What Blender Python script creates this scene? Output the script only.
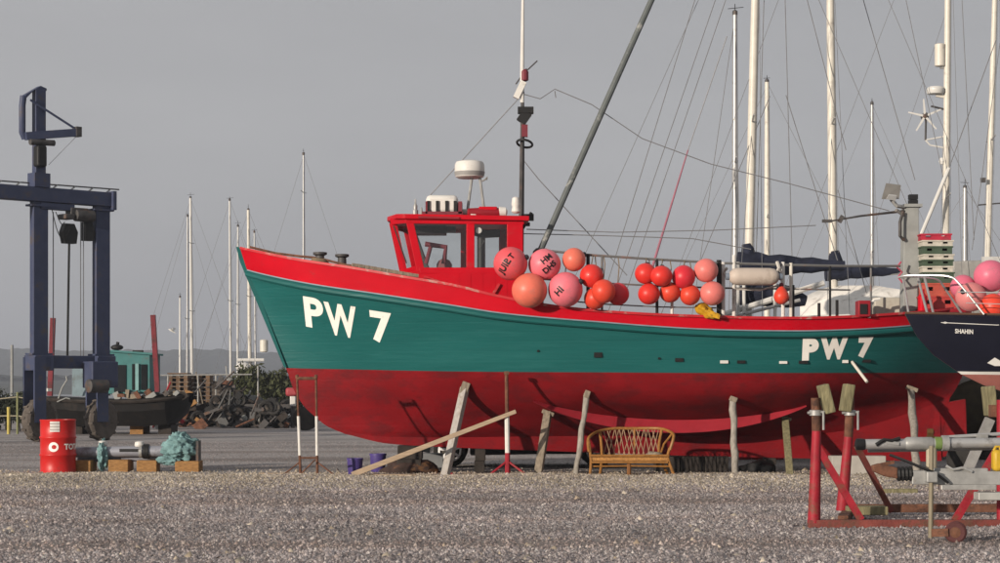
import bpy, bmesh, math, random
import numpy as np
from mathutils import Vector, Matrix, noise
from mathutils.bvhtree import BVHTree
R = math.radians
random.seed(7); rng = np.random.default_rng(7)
for o in list(bpy.data.objects): bpy.data.objects.remove(o, do_unlink=True)
scene = bpy.context.scene
C = scene.collection

# ------------------------------------------------------------------ camera, sky, sun, exposure
CAM_H, FPX, HZ = 1.4, 2000.0, 388.0          # eye height, focal length and horizon row (photo pixels)
cd = bpy.data.cameras.new('camera'); cam = bpy.data.objects.new('camera', cd); C.objects.link(cam)
cam.location = (0, 0, CAM_H); cam.rotation_euler = (R(90), 0, 0)
cd.lens = 72; cd.sensor_width = 36; cd.shift_y = 0.1065; cd.clip_end = 20000; cd.clip_start = 0.1
scene.camera = cam
SUN_AZ, SUN_EL = 42, 10.5                     # degrees to the left behind the camera, above the horizon
w = bpy.data.worlds.new('World'); scene.world = w; w.use_nodes = True
nt = w.node_tree; bg = nt.nodes['Background']
sky = nt.nodes.new('ShaderNodeTexSky'); sky.sky_type = 'NISHITA'; sky.sun_disc = False
sky.sun_elevation = R(SUN_EL); sky.sun_rotation = R(180 + SUN_AZ)
sky.air_density = 1.0; sky.dust_density = 3.0; sky.ozone_density = 1.0
hs = nt.nodes.new('ShaderNodeHueSaturation'); hs.inputs['Saturation'].default_value = 0.15
nt.links.new(sky.outputs[0], hs.inputs['Color'])
tc = nt.nodes.new('ShaderNodeTexCoord'); mp = nt.nodes.new('ShaderNodeMapping')
mp.inputs['Scale'].default_value = (2.2, 2.2, 9)
nz = nt.nodes.new('ShaderNodeTexNoise'); nz.inputs['Scale'].default_value = 1.3; nz.inputs['Detail'].default_value = 4
cr = nt.nodes.new('ShaderNodeValToRGB')       # grey veil of high cloud
cr.color_ramp.elements[0].position = 0.3; cr.color_ramp.elements[0].color = (3.24, 3.25, 3.37, 1)
cr.color_ramp.elements[1].position = 0.75; cr.color_ramp.elements[1].color = (3.98, 3.98, 4.07, 1)
nt.links.new(tc.outputs['Generated'], mp.inputs[0]); nt.links.new(mp.outputs[0], nz.inputs[0]); nt.links.new(nz.outputs[0], cr.inputs[0])
mx = nt.nodes.new('ShaderNodeMixRGB'); mx.inputs[0].default_value = 0.86
nt.links.new(hs.outputs[0], mx.inputs[1]); nt.links.new(cr.outputs[0], mx.inputs[2])
nt.links.new(mx.outputs[0], bg.inputs['Color']); bg.inputs['Strength'].default_value = 0.122
sd = bpy.data.lights.new('sun', 'SUN'); sd.energy = 5.0; sd.angle = R(0.8); sd.color = (1.0, 0.88, 0.74)
sun = bpy.data.objects.new('sun', sd); C.objects.link(sun); sun.location = (-20, -20, 20)
sdir = Vector((-math.sin(R(SUN_AZ))*math.cos(R(SUN_EL)), -math.cos(R(SUN_AZ))*math.cos(R(SUN_EL)), math.sin(R(SUN_EL))))
sun.rotation_euler = sdir.to_track_quat('Z', 'Y').to_euler()
vs = scene.view_settings; vs.view_transform = 'Standard'; vs.look = 'None'; vs.gamma = 1; vs.exposure = 0; vs.use_curve_mapping = False
scene.render.engine = 'CYCLES'
scene.render.resolution_x = 1024; scene.render.resolution_y = 577

# ------------------------------------------------------------------ helpers
def P(px, py, D): return Vector(((px-500)*D/FPX, D, CAM_H+(HZ-py)*D/FPX))
def G(px, D, z=0.0): return Vector(((px-500)*D/FPX, D, z))
def zat(py, D): return CAM_H+(HZ-py)*D/FPX
def ppm(D): return FPX/D

_m = {}
def mat(name, col, rough=0.6, metal=0.0, var=0.12, scale=6.0, bump=0.0, bscale=40.0, dirt=None, dirt_amt=0.5, dscale=3.0, stretch=(1,1,1), coat=0.0, spec=0.3, k=0.75, planks=0.0):
    if name in _m: return _m[name]
    m = bpy.data.materials.new(name); m.use_nodes = True; t = m.node_tree; b = t.nodes['Principled BSDF']
    b.inputs['Roughness'].default_value = rough; b.inputs['Metallic'].default_value = metal
    b.inputs['Coat Weight'].default_value = coat; b.inputs['Specular IOR Level'].default_value = spec
    g = t.nodes.new('ShaderNodeTexCoord'); mpn = t.nodes.new('ShaderNodeMapping'); mpn.inputs['Scale'].default_value = stretch
    t.links.new(g.outputs['Object'], mpn.inputs[0])
    n = t.nodes.new('ShaderNodeTexNoise'); n.inputs['Scale'].default_value = scale; n.inputs['Detail'].default_value = 6
    t.links.new(mpn.outputs[0], n.inputs['Vector'])
    r = t.nodes.new('ShaderNodeValToRGB')
    r.color_ramp.elements[0].position = 0.3; r.color_ramp.elements[1].position = 0.7
    c = np.array(col[:3])*k
    if dirt is not None: dirt = tuple(np.array(dirt)*k)
    r.color_ramp.elements[0].color = (*np.clip(c*(1-var), 0, 1), 1); r.color_ramp.elements[1].color = (*np.clip(c*(1+var), 0, 1), 1)
    t.links.new(n.outputs[0], r.inputs[0]); out = r.outputs[0]
    if dirt is not None:
        n2 = t.nodes.new('ShaderNodeTexNoise'); n2.inputs['Scale'].default_value = dscale; n2.inputs['Detail'].default_value = 8; n2.inputs['Roughness'].default_value = 0.7
        t.links.new(mpn.outputs[0], n2.inputs['Vector'])
        r2 = t.nodes.new('ShaderNodeValToRGB'); r2.color_ramp.elements[0].position = 0.62-0.3*dirt_amt; r2.color_ramp.elements[1].position = 0.72-0.2*dirt_amt
        t.links.new(n2.outputs[0], r2.inputs[0])
        mxx = t.nodes.new('ShaderNodeMixRGB'); t.links.new(r2.outputs[0], mxx.inputs[0]); t.links.new(out, mxx.inputs[1]); mxx.inputs[2].default_value = (*dirt, 1)
        out = mxx.outputs[0]
    t.links.new(out, b.inputs['Base Color'])
    if bump > 0:
        n3 = t.nodes.new('ShaderNodeTexNoise'); n3.inputs['Scale'].default_value = bscale; n3.inputs['Detail'].default_value = 5
        t.links.new(mpn.outputs[0], n3.inputs['Vector'])
        bp = t.nodes.new('ShaderNodeBump'); bp.inputs['Strength'].default_value = bump; bp.inputs['Distance'].default_value = 0.02
        t.links.new(n3.outputs[0], bp.inputs['Height']); t.links.new(bp.outputs[0], b.inputs['Normal'])
    if planks > 0:
        wv = t.nodes.new('ShaderNodeTexWave'); wv.wave_type = 'BANDS'; wv.bands_direction = 'Z'; wv.wave_profile = 'SIN'; wv.inputs['Scale'].default_value = 2.1; wv.inputs['Distortion'].default_value = 0.6; wv.inputs['Detail'].default_value = 1.5; wv.inputs['Detail Scale'].default_value = 0.5
        t.links.new(g.outputs['Object'], wv.inputs['Vector']); pw = t.nodes.new('ShaderNodeMath'); pw.operation = 'POWER'; pw.inputs[1].default_value = 14; t.links.new(wv.outputs['Fac'], pw.inputs[0])
        b2 = t.nodes.new('ShaderNodeBump'); b2.invert = True; b2.inputs['Strength'].default_value = planks; b2.inputs['Distance'].default_value = 0.012; t.links.new(pw.outputs[0], b2.inputs['Height'])
        if bump > 0: t.links.new(bp.outputs[0], b2.inputs['Normal'])
        t.links.new(b2.outputs[0], b.inputs['Normal'])
    _m[name] = m; return m
def glass(name, tint=(0.8, 0.85, 0.85), refl=0.12):
    m = bpy.data.materials.new(name); m.use_nodes = True; t = m.node_tree; t.nodes.remove(t.nodes['Principled BSDF'])
    o = t.nodes['Material Output']; a = t.nodes.new('ShaderNodeBsdfTransparent'); a.inputs[0].default_value = (*tint, 1)
    g = t.nodes.new('ShaderNodeBsdfGlossy'); g.inputs['Roughness'].default_value = 0.03
    x = t.nodes.new('ShaderNodeMixShader'); x.inputs[0].default_value = refl
    t.links.new(a.outputs[0], x.inputs[1]); t.links.new(g.outputs[0], x.inputs[2]); t.links.new(x.outputs[0], o.inputs[0])
    return m

class MB:
    def __init__(s): s.v = []; s.f = []
    def add(s, vs, fs):
        k = len(s.v); s.v += [tuple(v) for v in vs]; s.f += [tuple(i+k for i in f) for f in fs]; return s
    def box(s, c, d, rot=None):
        c = Vector(c); x, y, z = [q/2 for q in d]
        vs = [Vector(p) for p in ((-x,-y,-z),(x,-y,-z),(x,y,-z),(-x,y,-z),(-x,-y,z),(x,-y,z),(x,y,z),(-x,y,z))]
        if rot is not None: vs = [rot @ v for v in vs]
        return s.add([v+c for v in vs], [(0,3,2,1),(4,5,6,7),(0,1,5,4),(1,2,6,5),(2,3,7,6),(3,0,4,7)])
    def bar(s, a, b, wd, ht, up=(0,0,1), tw=1.0):
        a = Vector(a); b = Vector(b); d = (b-a).normalized(); u = Vector(up)
        if abs(d.dot(u)) > 0.98: u = Vector((0,1,0))
        sd_ = d.cross(u).normalized(); u = sd_.cross(d).normalized(); vs = []
        for p, k in ((a, 1.0), (b, tw)):
            for i, j in ((-1,-1),(1,-1),(1,1),(-1,1)): vs.append(p+sd_*i*wd/2*k+u*j*ht/2*k)
        return s.add(vs, [(0,1,2,3),(7,6,5,4),(0,4,5,1),(1,5,6,2),(2,6,7,3),(3,7,4,0)])
    def path(s, pts, rad, n=8, cap=True):
        pts = [Vector(p) for p in pts]; m = len(pts)
        rad = [rad]*m if not hasattr(rad, '__len__') else rad
        vs = []; fs = []; prev = None
        for i, p in enumerate(pts):
            d = (pts[min(i+1, m-1)]-pts[max(i-1, 0)]).normalized()
            if prev is None:
                u = Vector((0,0,1)) if abs(d.z) < 0.9 else Vector((1,0,0)); u = (u-d*u.dot(d)).normalized()
            else:
                u = (prev-d*prev.dot(d)).normalized()
            prev = u; q = d.cross(u)
            for k in range(n):
                a = 2*math.pi*(k+0.5)/n; vs.append(p+(u*math.cos(a)+q*math.sin(a))*rad[i])
        for i in range(m-1):
            for k in range(n): fs.append((i*n+k, i*n+(k+1)%n, (i+1)*n+(k+1)%n, (i+1)*n+k))
        if cap: fs.append(tuple(range(n))[::-1]); fs.append(tuple(range((m-1)*n, m*n)))
        return s.add(vs, fs)
    def tube(s, a, b, r, r2=None, n=8): return s.path([a, b], [r, r if r2 is None else r2], n)
    def lathe(s, c, prof, axis=(0,0,1), n=16):       # prof: (radius, offset along the axis)
        c = Vector(c); ax = Vector(axis).normalized(); u = ax.orthogonal().normalized(); q = ax.cross(u); vs = []; fs = []
        for r, h in prof:
            for k in range(n):
                a = 2*math.pi*k/n; vs.append(c+ax*h+(u*math.cos(a)+q*math.sin(a))*max(r, 1e-4))
        m = len(prof)
        for i in range(m-1):
            for k in range(n): fs.append((i*n+k, i*n+(k+1)%n, (i+1)*n+(k+1)%n, (i+1)*n+k))
        fs.append(tuple(range(n))[::-1]); fs.append(tuple(range((m-1)*n, m*n)))
        return s.add(vs, fs)
    def ball(s, c, r, n=24, m=14, sq=(1,1,1)):
        c = Vector(c); vs = [c+Vector((0,0,r*sq[2]))]; fs = []
        for i in range(1, m):
            t = math.pi*i/m
            for k in range(n):
                a = 2*math.pi*k/n; vs.append(c+Vector((r*sq[0]*math.sin(t)*math.cos(a), r*sq[1]*math.sin(t)*math.sin(a), r*sq[2]*math.cos(t))))
        vs.append(c-Vector((0,0,r*sq[2]))); e = len(vs)-1
        for k in range(n): fs.append((0, 1+k, 1+(k+1)%n)); fs.append((e, e-n+(k+1)%n, e-n+k))
        for i in range(m-2):
            for k in range(n): fs.append((1+i*n+k, 1+(i+1)*n+k, 1+(i+1)*n+(k+1)%n, 1+i*n+(k+1)%n))
        return s.add(vs, fs)
    def torus(s, c, Rr, r, axis=(0,0,1), n=24, m=8):
        c = Vector(c); ax = Vector(axis).normalized(); u = ax.orthogonal().normalized(); q = ax.cross(u); vs = []; fs = []
        for i in range(n):
            a = 2*math.pi*i/n; d = u*math.cos(a)+q*math.sin(a)
            for k in range(m):
                b = 2*math.pi*k/m; vs.append(c+d*(Rr+r*math.cos(b))+ax*r*math.sin(b))
        for i in range(n):
            for k in range(m): fs.append((i*m+k, ((i+1)%n)*m+k, ((i+1)%n)*m+(k+1)%m, i*m+(k+1)%m))
        return s.add(vs, fs)
    def prism(s, pts, ext):
        pts = [Vector(p) for p in pts]; e = Vector(ext); n = len(pts)
        return s.add(pts+[p+e for p in pts], [tuple(range(n)), tuple(range(2*n-1, n-1, -1))]+[(k, (k+1)%n+0, (k+1)%n+n, k+n)[::-1] for k in range(n)])
    def grid(s, rows, closed=False):
        k = len(rows[0]); vs = [p for r in rows for p in r]; fs = []
        for i in range(len(rows)-1):
            for j in range(k if closed else k-1): fs.append((i*k+j, i*k+(j+1)%k, (i+1)*k+(j+1)%k, (i+1)*k+j))
        return s.add(vs, fs)

def mesh_of(name, mb, loc=(0,0,0), smooth=35, fix=True):
    me = bpy.data.meshes.new(name); l = Vector(loc)
    me.from_pydata([Vector(v)-l for v in mb.v], [], mb.f); me.update()
    if fix:
        bm = bmesh.new(); bm.from_mesh(me); bmesh.ops.recalc_face_normals(bm, faces=bm.faces); bm.to_mesh(me); bm.free()
    if smooth:
        me.shade_smooth(); me.set_sharp_from_angle(angle=R(smooth))
    return me
def tag(o, label=None, cat=None, group=None, kind=None):
    if label: o['label'] = label
    if cat: o['category'] = cat
    if group: o['group'] = group
    if kind: o['kind'] = kind
    return o
def thing(name, label, cat, loc=(0,0,0), group=None):
    o = bpy.data.objects.new(name, None); C.objects.link(o); o.location = loc; o.empty_display_size = 0.2
    o['wl'] = list(loc); return tag(o, label, cat, group)
def part(name, mb, m, parent, smooth=35, bev=0, label=None, kind=None):
    wl = Vector(parent['wl']); me = mesh_of(name, mb, wl, smooth); me.materials.append(m)
    o = bpy.data.objects.new(name, me); C.objects.link(o); o.parent = parent; o['wl'] = list(wl)
    if bev:
        b = o.modifiers.new('bevel', 'BEVEL'); b.width = bev; b.segments = 2; b.limit_method = 'ANGLE'
    return tag(o, label, kind=kind)
def single(name, mb, m, label, cat, loc=None, group=None, smooth=35, bev=0, kind=None):
    a = np.array(mb.v)
    if loc is None: loc = ((a[:,0].min()+a[:,0].max())/2, (a[:,1].min()+a[:,1].max())/2, a[:,2].min())
    me = mesh_of(name, mb, loc, smooth); me.materials.append(m)
    o = bpy.data.objects.new(name, me); C.objects.link(o); o.location = loc; o['wl'] = list(loc)
    if bev:
        b = o.modifiers.new('bevel', 'BEVEL'); b.width = bev; b.segments = 2; b.limit_method = 'ANGLE'
    return tag(o, label, cat, group, kind)
def clean():
    for o in bpy.data.objects:
        if 'wl' in o: del o['wl']
def text_mesh(body, size=1.0, bold=0.0, cuts=0.06):
    cu = bpy.data.curves.new('t', 'FONT'); cu.body = body; cu.size = size; cu.offset = bold; cu.align_x = 'CENTER'; cu.align_y = 'CENTER'; cu.resolution_u = 6
    ob = bpy.data.objects.new('t', cu); C.objects.link(ob); bpy.context.view_layer.update()
    me = bpy.data.meshes.new_from_object(ob.evaluated_get(bpy.context.evaluated_depsgraph_get()))
    bpy.data.objects.remove(ob); bm = bmesh.new(); bm.from_mesh(me)
    xs = [v.co.x for v in bm.verts]; ys = [v.co.y for v in bm.verts]
    for ax, lo, hi in ((0, min(xs), max(xs)), (1, min(ys), max(ys))):
        k = lo+cuts
        while k < hi:
            co = Vector((0,0,0)); co[ax] = k; no = Vector((0,0,0)); no[ax] = 1
            bmesh.ops.bisect_plane(bm, geom=bm.verts[:]+bm.edges[:]+bm.faces[:], plane_co=co, plane_no=no); k += cuts
    bmesh.ops.triangulate(bm, faces=bm.faces)
    bm.verts.index_update(); v = [tuple(q.co) for q in bm.verts]; f = [tuple(q.index for q in fc.verts) for fc in bm.faces]; bm.free(); bpy.data.meshes.remove(me)
    return v, f
def pchip(xs, ys, x):
    xs = np.asarray(xs, float); ys = np.asarray(ys, float); x = np.asarray(x, float)
    h = np.diff(xs); d = np.diff(ys)/h; n = len(xs); mm = np.zeros(n)
    for i in range(1, n-1):
        if d[i-1]*d[i] > 0:
            w1 = 2*h[i]+h[i-1]; w2 = h[i]+2*h[i-1]; mm[i] = (w1+w2)/(w1/d[i-1]+w2/d[i])
    mm[0] = d[0]; mm[-1] = d[-1]
    i = np.clip(np.searchsorted(xs, x)-1, 0, n-2); t = (x-xs[i])/h[i]
    return (2*t**3-3*t**2+1)*ys[i]+(t**3-2*t**2+t)*h[i]*mm[i]+(-2*t**3+3*t**2)*ys[i+1]+(t**3-t**2)*h[i]*mm[i+1]

# ------------------------------------------------------------------ materials
RED = mat('bright_red_gloss_paint', (0.445, 0.0025, 0.012), 0.42, k=1, spec=0.1, var=0.1, scale=1.5, bump=0.12, bscale=9, dirt=(0.36, 0.02, 0.025), dirt_amt=0.12, dscale=2.2, stretch=(1,1,2))
TEAL = mat('teal_hull_paint', (0.0105, 0.096, 0.094), 0.45, k=1, spec=0.16, planks=0.10, var=0.08, scale=1.1, bump=0.2, bscale=5, dirt=(0.015, 0.108, 0.106), dirt_amt=0.3, dscale=1.6, stretch=(0.5,1,5))
ANTI = mat('red_antifouling', (0.185, 0.0055, 0.009), 0.66, k=1, spec=0.14, planks=0.08, var=0.16, scale=1.5, bump=0.22, bscale=14, dirt=(0.120, 0.008, 0.011), dirt_amt=0.5, dscale=2.0, stretch=(1,1,1.6))
WHITE = mat('white_paint', (0.78, 0.76, 0.72), 0.45, var=0.05, dirt=(0.5, 0.46, 0.4), dirt_amt=0.15, dscale=5)
LETTER = mat('white_letter_paint', (0.80, 0.77, 0.72), 0.6, var=0.05, k=1, dirt=(0.6,0.55,0.5), dirt_amt=.12, dscale=6)
BLACK = mat('black_paint', (0.012, 0.012, 0.013), 0.55, var=0.2)
RUBBER = mat('tyre_rubber', (0.03, 0.028, 0.027), 0.85, var=0.25, dirt=(0.13, 0.11, 0.09), dirt_amt=0.25)
STEEL = mat('galvanised_steel', (0.40, 0.40, 0.39), 0.5, 0.35, var=0.2, scale=9, dirt=(0.24, 0.20, 0.16), dirt_amt=0.2)
ALU = mat('aluminium_spar', (0.50, 0.50, 0.50), 0.42, 0.45, var=0.1, dirt=(0.3, 0.29, 0.28), dirt_amt=0.2, dscale=6)
DARKSTEEL = mat('dark_weathered_steel', (0.09, 0.085, 0.085), 0.6, 0.2, var=0.3, dirt=(0.16, 0.09, 0.06), dirt_amt=0.25)
WIRE = mat('rigging_wire', (0.25, 0.25, 0.26), 0.5, 0.3)
RUST = mat('rusty_steel', (0.17, 0.075, 0.045), 0.85, var=0.35, scale=12, bump=0.3, dirt=(0.07, 0.035, 0.025), dirt_amt=0.4, dscale=8)
REDOX = mat('red_oxide_stand_paint', (0.34, 0.014, 0.028), 0.6, var=0.2, scale=8, bump=0.15, dirt=(0.2, 0.06, 0.04), dirt_amt=0.3, dscale=6)
TIMBER = mat('weathered_timber', (0.30, 0.25, 0.19), 0.85, var=0.3, scale=5, bump=0.5, bscale=18, stretch=(6,6,1))
TIMBER2 = mat('mossy_timber', (0.24, 0.215, 0.12), 0.88, var=0.35, scale=5, bump=0.5, bscale=18, stretch=(6,6,1))
TIMBER3 = mat('grey_round_timber', (0.34, 0.31, 0.27), 0.85, var=0.28, scale=6, bump=0.5, bscale=16, stretch=(5,5,1))
TIMWHITE = mat('bleached_white_timber', (0.47, 0.44, 0.41), 0.8, var=0.15, scale=5, bump=0.4, stretch=(5,5,1), dirt=(0.35,0.3,0.26), dirt_amt=0.3)
PLANK = mat('fresh_plank', (0.44, 0.33, 0.23), 0.8, var=0.18, scale=4, stretch=(1,8,8))
BLOCKW = mat('orange_timber_block', (0.36, 0.19, 0.07), 0.85, var=0.3, scale=6, bump=0.4, stretch=(2,8,8))
DARKWOOD = mat('dark_wet_timber', (0.035, 0.028, 0.024), 0.85, var=0.4, bump=0.3)
CANE = mat('varnished_cane', (0.33, 0.15, 0.038), 0.45, var=0.25, scale=20)
BLUE = mat('navy_blue_steel_paint', (0.052, 0.066, 0.130), 0.55, var=0.15, scale=3, dirt=(0.085,0.075,0.085), dirt_amt=0.3)
NAVY = mat('navy_gelcoat', (0.010, 0.011, 0.022), 0.3, var=0.1)
NAVYC = mat('navy_canvas', (0.016, 0.020, 0.040), 0.85, var=0.3, bump=0.4, bscale=8)
CANVAS = mat('white_canvas', (0.76, 0.73, 0.68), 0.85, k=1, var=0.1, bump=0.5, bscale=3, dirt=(0.45,0.42,0.38), dirt_amt=0.2)
CREAM = mat('cream_mast_paint', (0.74, 0.70, 0.62), 0.4, var=0.07, dirt=(0.5,0.46,0.4), dirt_amt=0.12, dscale=4)
GRP = mat('white_gelcoat', (0.72, 0.71, 0.68), 0.3, var=0.05)
GREYPOST = mat('grey_gantry_paint', (0.33, 0.34, 0.33), 0.6, var=0.12, dirt=(0.22,0.18,0.15), dirt_amt=0.2)
TURQ = mat('turquoise_cabin_paint', (0.055, 0.21, 0.21), 0.6, var=0.12, dirt=(0.09,0.15,0.15), dirt_amt=0.2)
TARP = mat('turquoise_net_cloth', (0.19, 0.33, 0.34), 0.9, var=0.3, scale=8, bump=0.9, bscale=14)
GLASS = glass('window_glass', (0.96, 0.97, 0.97), 0.035)
DARKGLASS = mat('dark_window', (0.015, 0.018, 0.02), 0.1, var=0.1)
DECK = mat('deck_grey_green', (0.16, 0.18, 0.16), 0.8, var=0.2)
DRUMRED = mat('drum_red_paint', (0.60, 0.018, 0.016), 0.4, var=0.07, scale=3, bump=0.1, bscale=12, dirt=(0.3,0.05,0.04), dirt_amt=0.12, dscale=5)

# ------------------------------------------------------------------ ground, water, hills
def ridge(x, y):
    return 0.075*np.exp(-((y-30.2-0.25*np.sin(x*0.7))/1.25)**2)*(0.8+0.3*np.sin(x*1.9+1)) + 0.03*np.exp(-((y-20.4-0.3*np.sin(x*.5))/0.9)**2)
def track(x, y):
    g = lambda c, w_: np.exp(-((y-c)/w_)**2)
    return np.clip(1.0*g(24.6+0.35*np.sin(x*0.25), 0.75)+0.8*g(26.6+0.35*np.sin(x*0.25+.6), 0.45)+0.9*g(17.6+0.4*np.sin(x*0.2+1), 0.55)+0.6*g(20.9+0.5*np.sin(x*0.17), .4)+0.8*g(44+.6*np.sin(x*.1), .9)+.7*g(39.2+.4*np.sin(x*.13), .5), 0, 1)
def ground_z(x, y):
    z = ridge(x, y)
    z = z + np.where(np.abs(x) < 60, 0.012*np.sin(x*1.3+y*0.7)*np.cos(y*1.7-x*0.3), 0)*np.clip((33-y)/6, 0, 1)
    t = np.clip((y-88)/6, 0, 1); return z*(1-t)-3.2*t*t*(3-2*t)
ys = np.concatenate([np.arange(-60, 8, 6), np.arange(8, 36, 0.2), np.arange(36, 50, .5), np.arange(50, 84, 3), np.arange(84, 100, 1.0), [150, 300, 700, 1500, 3000, 7000]])
xs = np.concatenate([[-6000, -2000, -600, -200, -80], np.arange(-40, -16, 4), np.arange(-16, 16, 0.25), np.arange(16, 41, 4), [80, 200, 600, 2000, 6000]])
XX, YY = np.meshgrid(xs, ys); ZZ = ground_z(XX, YY)
mb = MB(); mb.v = list(zip(XX.ravel().tolist(), YY.ravel().tolist(), ZZ.ravel().tolist())); k = len(xs)
mb.f = [(i*k+j, i*k+j+1, (i+1)*k+j+1, (i+1)*k+j) for i in range(len(ys)-1) for j in range(k-1)]
gm = bpy.data.materials.new('gravel_hardstanding'); gm.use_nodes = True; t = gm.node_tree; b = t.nodes['Principled BSDF']
b.inputs['Roughness'].default_value = 0.9
geo = t.nodes.new('ShaderNodeNewGeometry'); sep = t.nodes.new('ShaderNodeSeparateXYZ'); t.links.new(geo.outputs['Position'], sep.inputs[0])
mpb = t.nodes.new('ShaderNodeMapping'); mpb.inputs['Scale'].default_value = (0.16, 0.5, 1); t.links.new(geo.outputs['Position'], mpb.inputs[0])
nb = t.nodes.new('ShaderNodeTexNoise'); nb.inputs['Scale'].default_value = 1.0; nb.inputs['Detail'].default_value = 5; t.links.new(mpb.outputs[0], nb.inputs['Vector'])
rb = t.nodes.new('ShaderNodeValToRGB'); e = rb.color_ramp.elements
e[0].position = 0.34; e[0].color = (0.185, 0.162, 0.155, 1); e[1].position = 0.62; e[1].color = (0.335, 0.308, 0.298, 1)
e2 = e.new(0.47); e2.color = (0.262, 0.238, 0.229, 1)
t.links.new(nb.outputs[0], rb.inputs[0])
vo = t.nodes.new('ShaderNodeTexVoronoi'); vo.inputs['Scale'].default_value = 34; t.links.new(geo.outputs['Position'], vo.inputs['Vector'])
vo2 = t.nodes.new('ShaderNodeSeparateXYZ'); t.links.new(vo.outputs['Color'], vo2.inputs[0])
mr = t.nodes.new('ShaderNodeMapRange'); mr.inputs[3].default_value = 0.62; mr.inputs[4].default_value = 1.3; t.links.new(vo2.outputs[0], mr.inputs[0])
ml = t.nodes.new('ShaderNodeMixRGB'); ml.blend_type = 'MULTIPLY'; ml.inputs[0].default_value = 1; ta = t.nodes.new('ShaderNodeAttribute'); ta.attribute_name = 'track'
tmx = t.nodes.new('ShaderNodeMixRGB'); t.links.new(ta.outputs['Fac'], tmx.inputs[0]); t.links.new(rb.outputs[0], tmx.inputs[1]); tmx.inputs[2].default_value = (0.185, 0.150, 0.132, 1); t.links.new(tmx.outputs[0], ml.inputs[1]); t.links.new(mr.outputs[0], ml.inputs[2])
t.links.new(ml.outputs[0], b.inputs['Base Color'])
bp = t.nodes.new('ShaderNodeBump'); bp.inputs['Strength'].default_value = 0.6; bp.inputs['Distance'].default_value = 0.02; t.links.new(vo.outputs['Distance'], bp.inputs['Height']); t.links.new(bp.outputs[0], b.inputs['Normal'])
me = mesh_of('ground', mb, (0,0,0), 60, fix=False); me.materials.append(gm)
ta_ = me.attributes.new('track', 'FLOAT', 'POINT'); ta_.data.foreach_set('value', (track(XX, YY)*0.85).ravel().astype(np.float32))
og = bpy.data.objects.new('ground', me); C.objects.link(og); tag(og, kind='structure')

def make_stones(name, N, ylo, yhi, smin, smax, palette, label, dens=None, sink=0.25, thin=True):
    y = np.sqrt(rng.uniform(ylo**2, yhi**2, N)) if dens is None else dens(N)
    x = rng.uniform(-1, 1, N)*(y*0.25*1.08+1.2)
    if thin: keep = rng.random(N) > track(x, y)*0.72; x, y = x[keep], y[keep]; N = len(x)
    s = smin+(smax-smin)*rng.power(0.45, N)
    base = np.array([(1,0,0),(0,1,0),(-1,0,0),(0,-1,0),(0,0,1),(0,0,-1)], float)
    fc = np.array([(0,1,4),(1,2,4),(2,3,4),(3,0,4),(1,0,5),(2,1,5),(3,2,5),(0,3,5)])[:4]      # the buried half is not built
    vv = base[None]*np.array([1,1,0.62])+rng.normal(0, 0.24, (N,6,3)); a = rng.uniform(0, 6.28, N); ca, sa = np.cos(a), np.sin(a)
    vx = vv[:,:,0]*ca[:,None]-vv[:,:,1]*sa[:,None]; vy = vv[:,:,0]*sa[:,None]+vv[:,:,1]*ca[:,None]; vz = vv[:,:,2]
    vz[:, :4] -= 0.35
    gz = ground_z(x, y)
    V = np.stack([x[:,None]+vx*s[:,None]*0.55, y[:,None]+vy*s[:,None]*0.55, gz[:,None]+vz*s[:,None]*0.6+0.004], -1)[:, :5].reshape(-1, 3)
    F = (fc[None]+(np.arange(N)*5)[:,None,None]).reshape(-1, 3)
    me = bpy.data.meshes.new(name); me.vertices.add(len(V)); me.vertices.foreach_set('co', V.ravel()); me.loops.add(F.size); me.loops.foreach_set('vertex_index', F.ravel().astype(np.int32))
    me.polygons.add(len(F)); me.polygons.foreach_set('loop_start', np.arange(0, F.size, 3, dtype=np.int32)); me.update(calc_edges=True); me.validate()
    pal = np.array(palette); col = pal[rng.integers(0, len(pal), N)]*rng.uniform(0.8, 1.12, (N,1))
    band = np.array([noise.noise(Vector((xx*0.12, yy*0.55, 3.1))) for xx, yy in zip(x[::40], y[::40])]).repeat(40)[:N] if False else 0.08*np.sin(y*1.9+0.6*np.sin(x*0.35))+0.07*np.sin(y*0.9+x*0.15)+0.13*np.sin(.9*x+1.3*y)*np.sin(1.7*x-.6*y+2)+0.09*np.sin(3.1*x+.5*y)*np.sin(2.3*y-1.1*x)
    tk = track(x, y)[:,None] if thin else 0; col = np.clip(col*(1+band)[:,None]*(1-tk*np.array([.12,.2,.25])), 0, 1)
    ca_ = me.color_attributes.new('Col', 'FLOAT_COLOR', 'POINT'); ca_.data.foreach_set('color', np.concatenate([col, np.ones((N,1))], 1).repeat(5, 0).ravel().astype(np.float32))
    m = bpy.data.materials.new(name+'_stone'); m.use_nodes = True; tt = m.node_tree; bb = tt.nodes['Principled BSDF']; bb.inputs['Roughness'].default_value = 0.8
    at = tt.nodes.new('ShaderNodeVertexColor'); at.layer_name = 'Col'; tt.links.new(at.outputs[0], bb.inputs['Base Color']); me.materials.append(m)
    o = bpy.data.objects.new(name, me); C.objects.link(o); return tag(o, label, 'gravel', kind='stuff')
PALG = [tuple(np.array(q)*np.array((.92,.865,.865))) for q in ((0.32,0.295,0.29),(0.40,0.375,0.37),(0.27,0.24,0.23),(0.47,0.44,0.43),(0.37,0.33,0.305),(0.19,0.17,0.165),(0.58,0.56,0.53))]
PALB = [tuple(np.array(q)*np.array((1.0,.96,.90))) for q in ((0.48,0.42,0.34),(0.56,0.50,0.42),(0.40,0.34,0.26),(0.64,0.58,0.50),(0.52,0.47,0.41),(0.32,0.27,0.21))]
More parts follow.
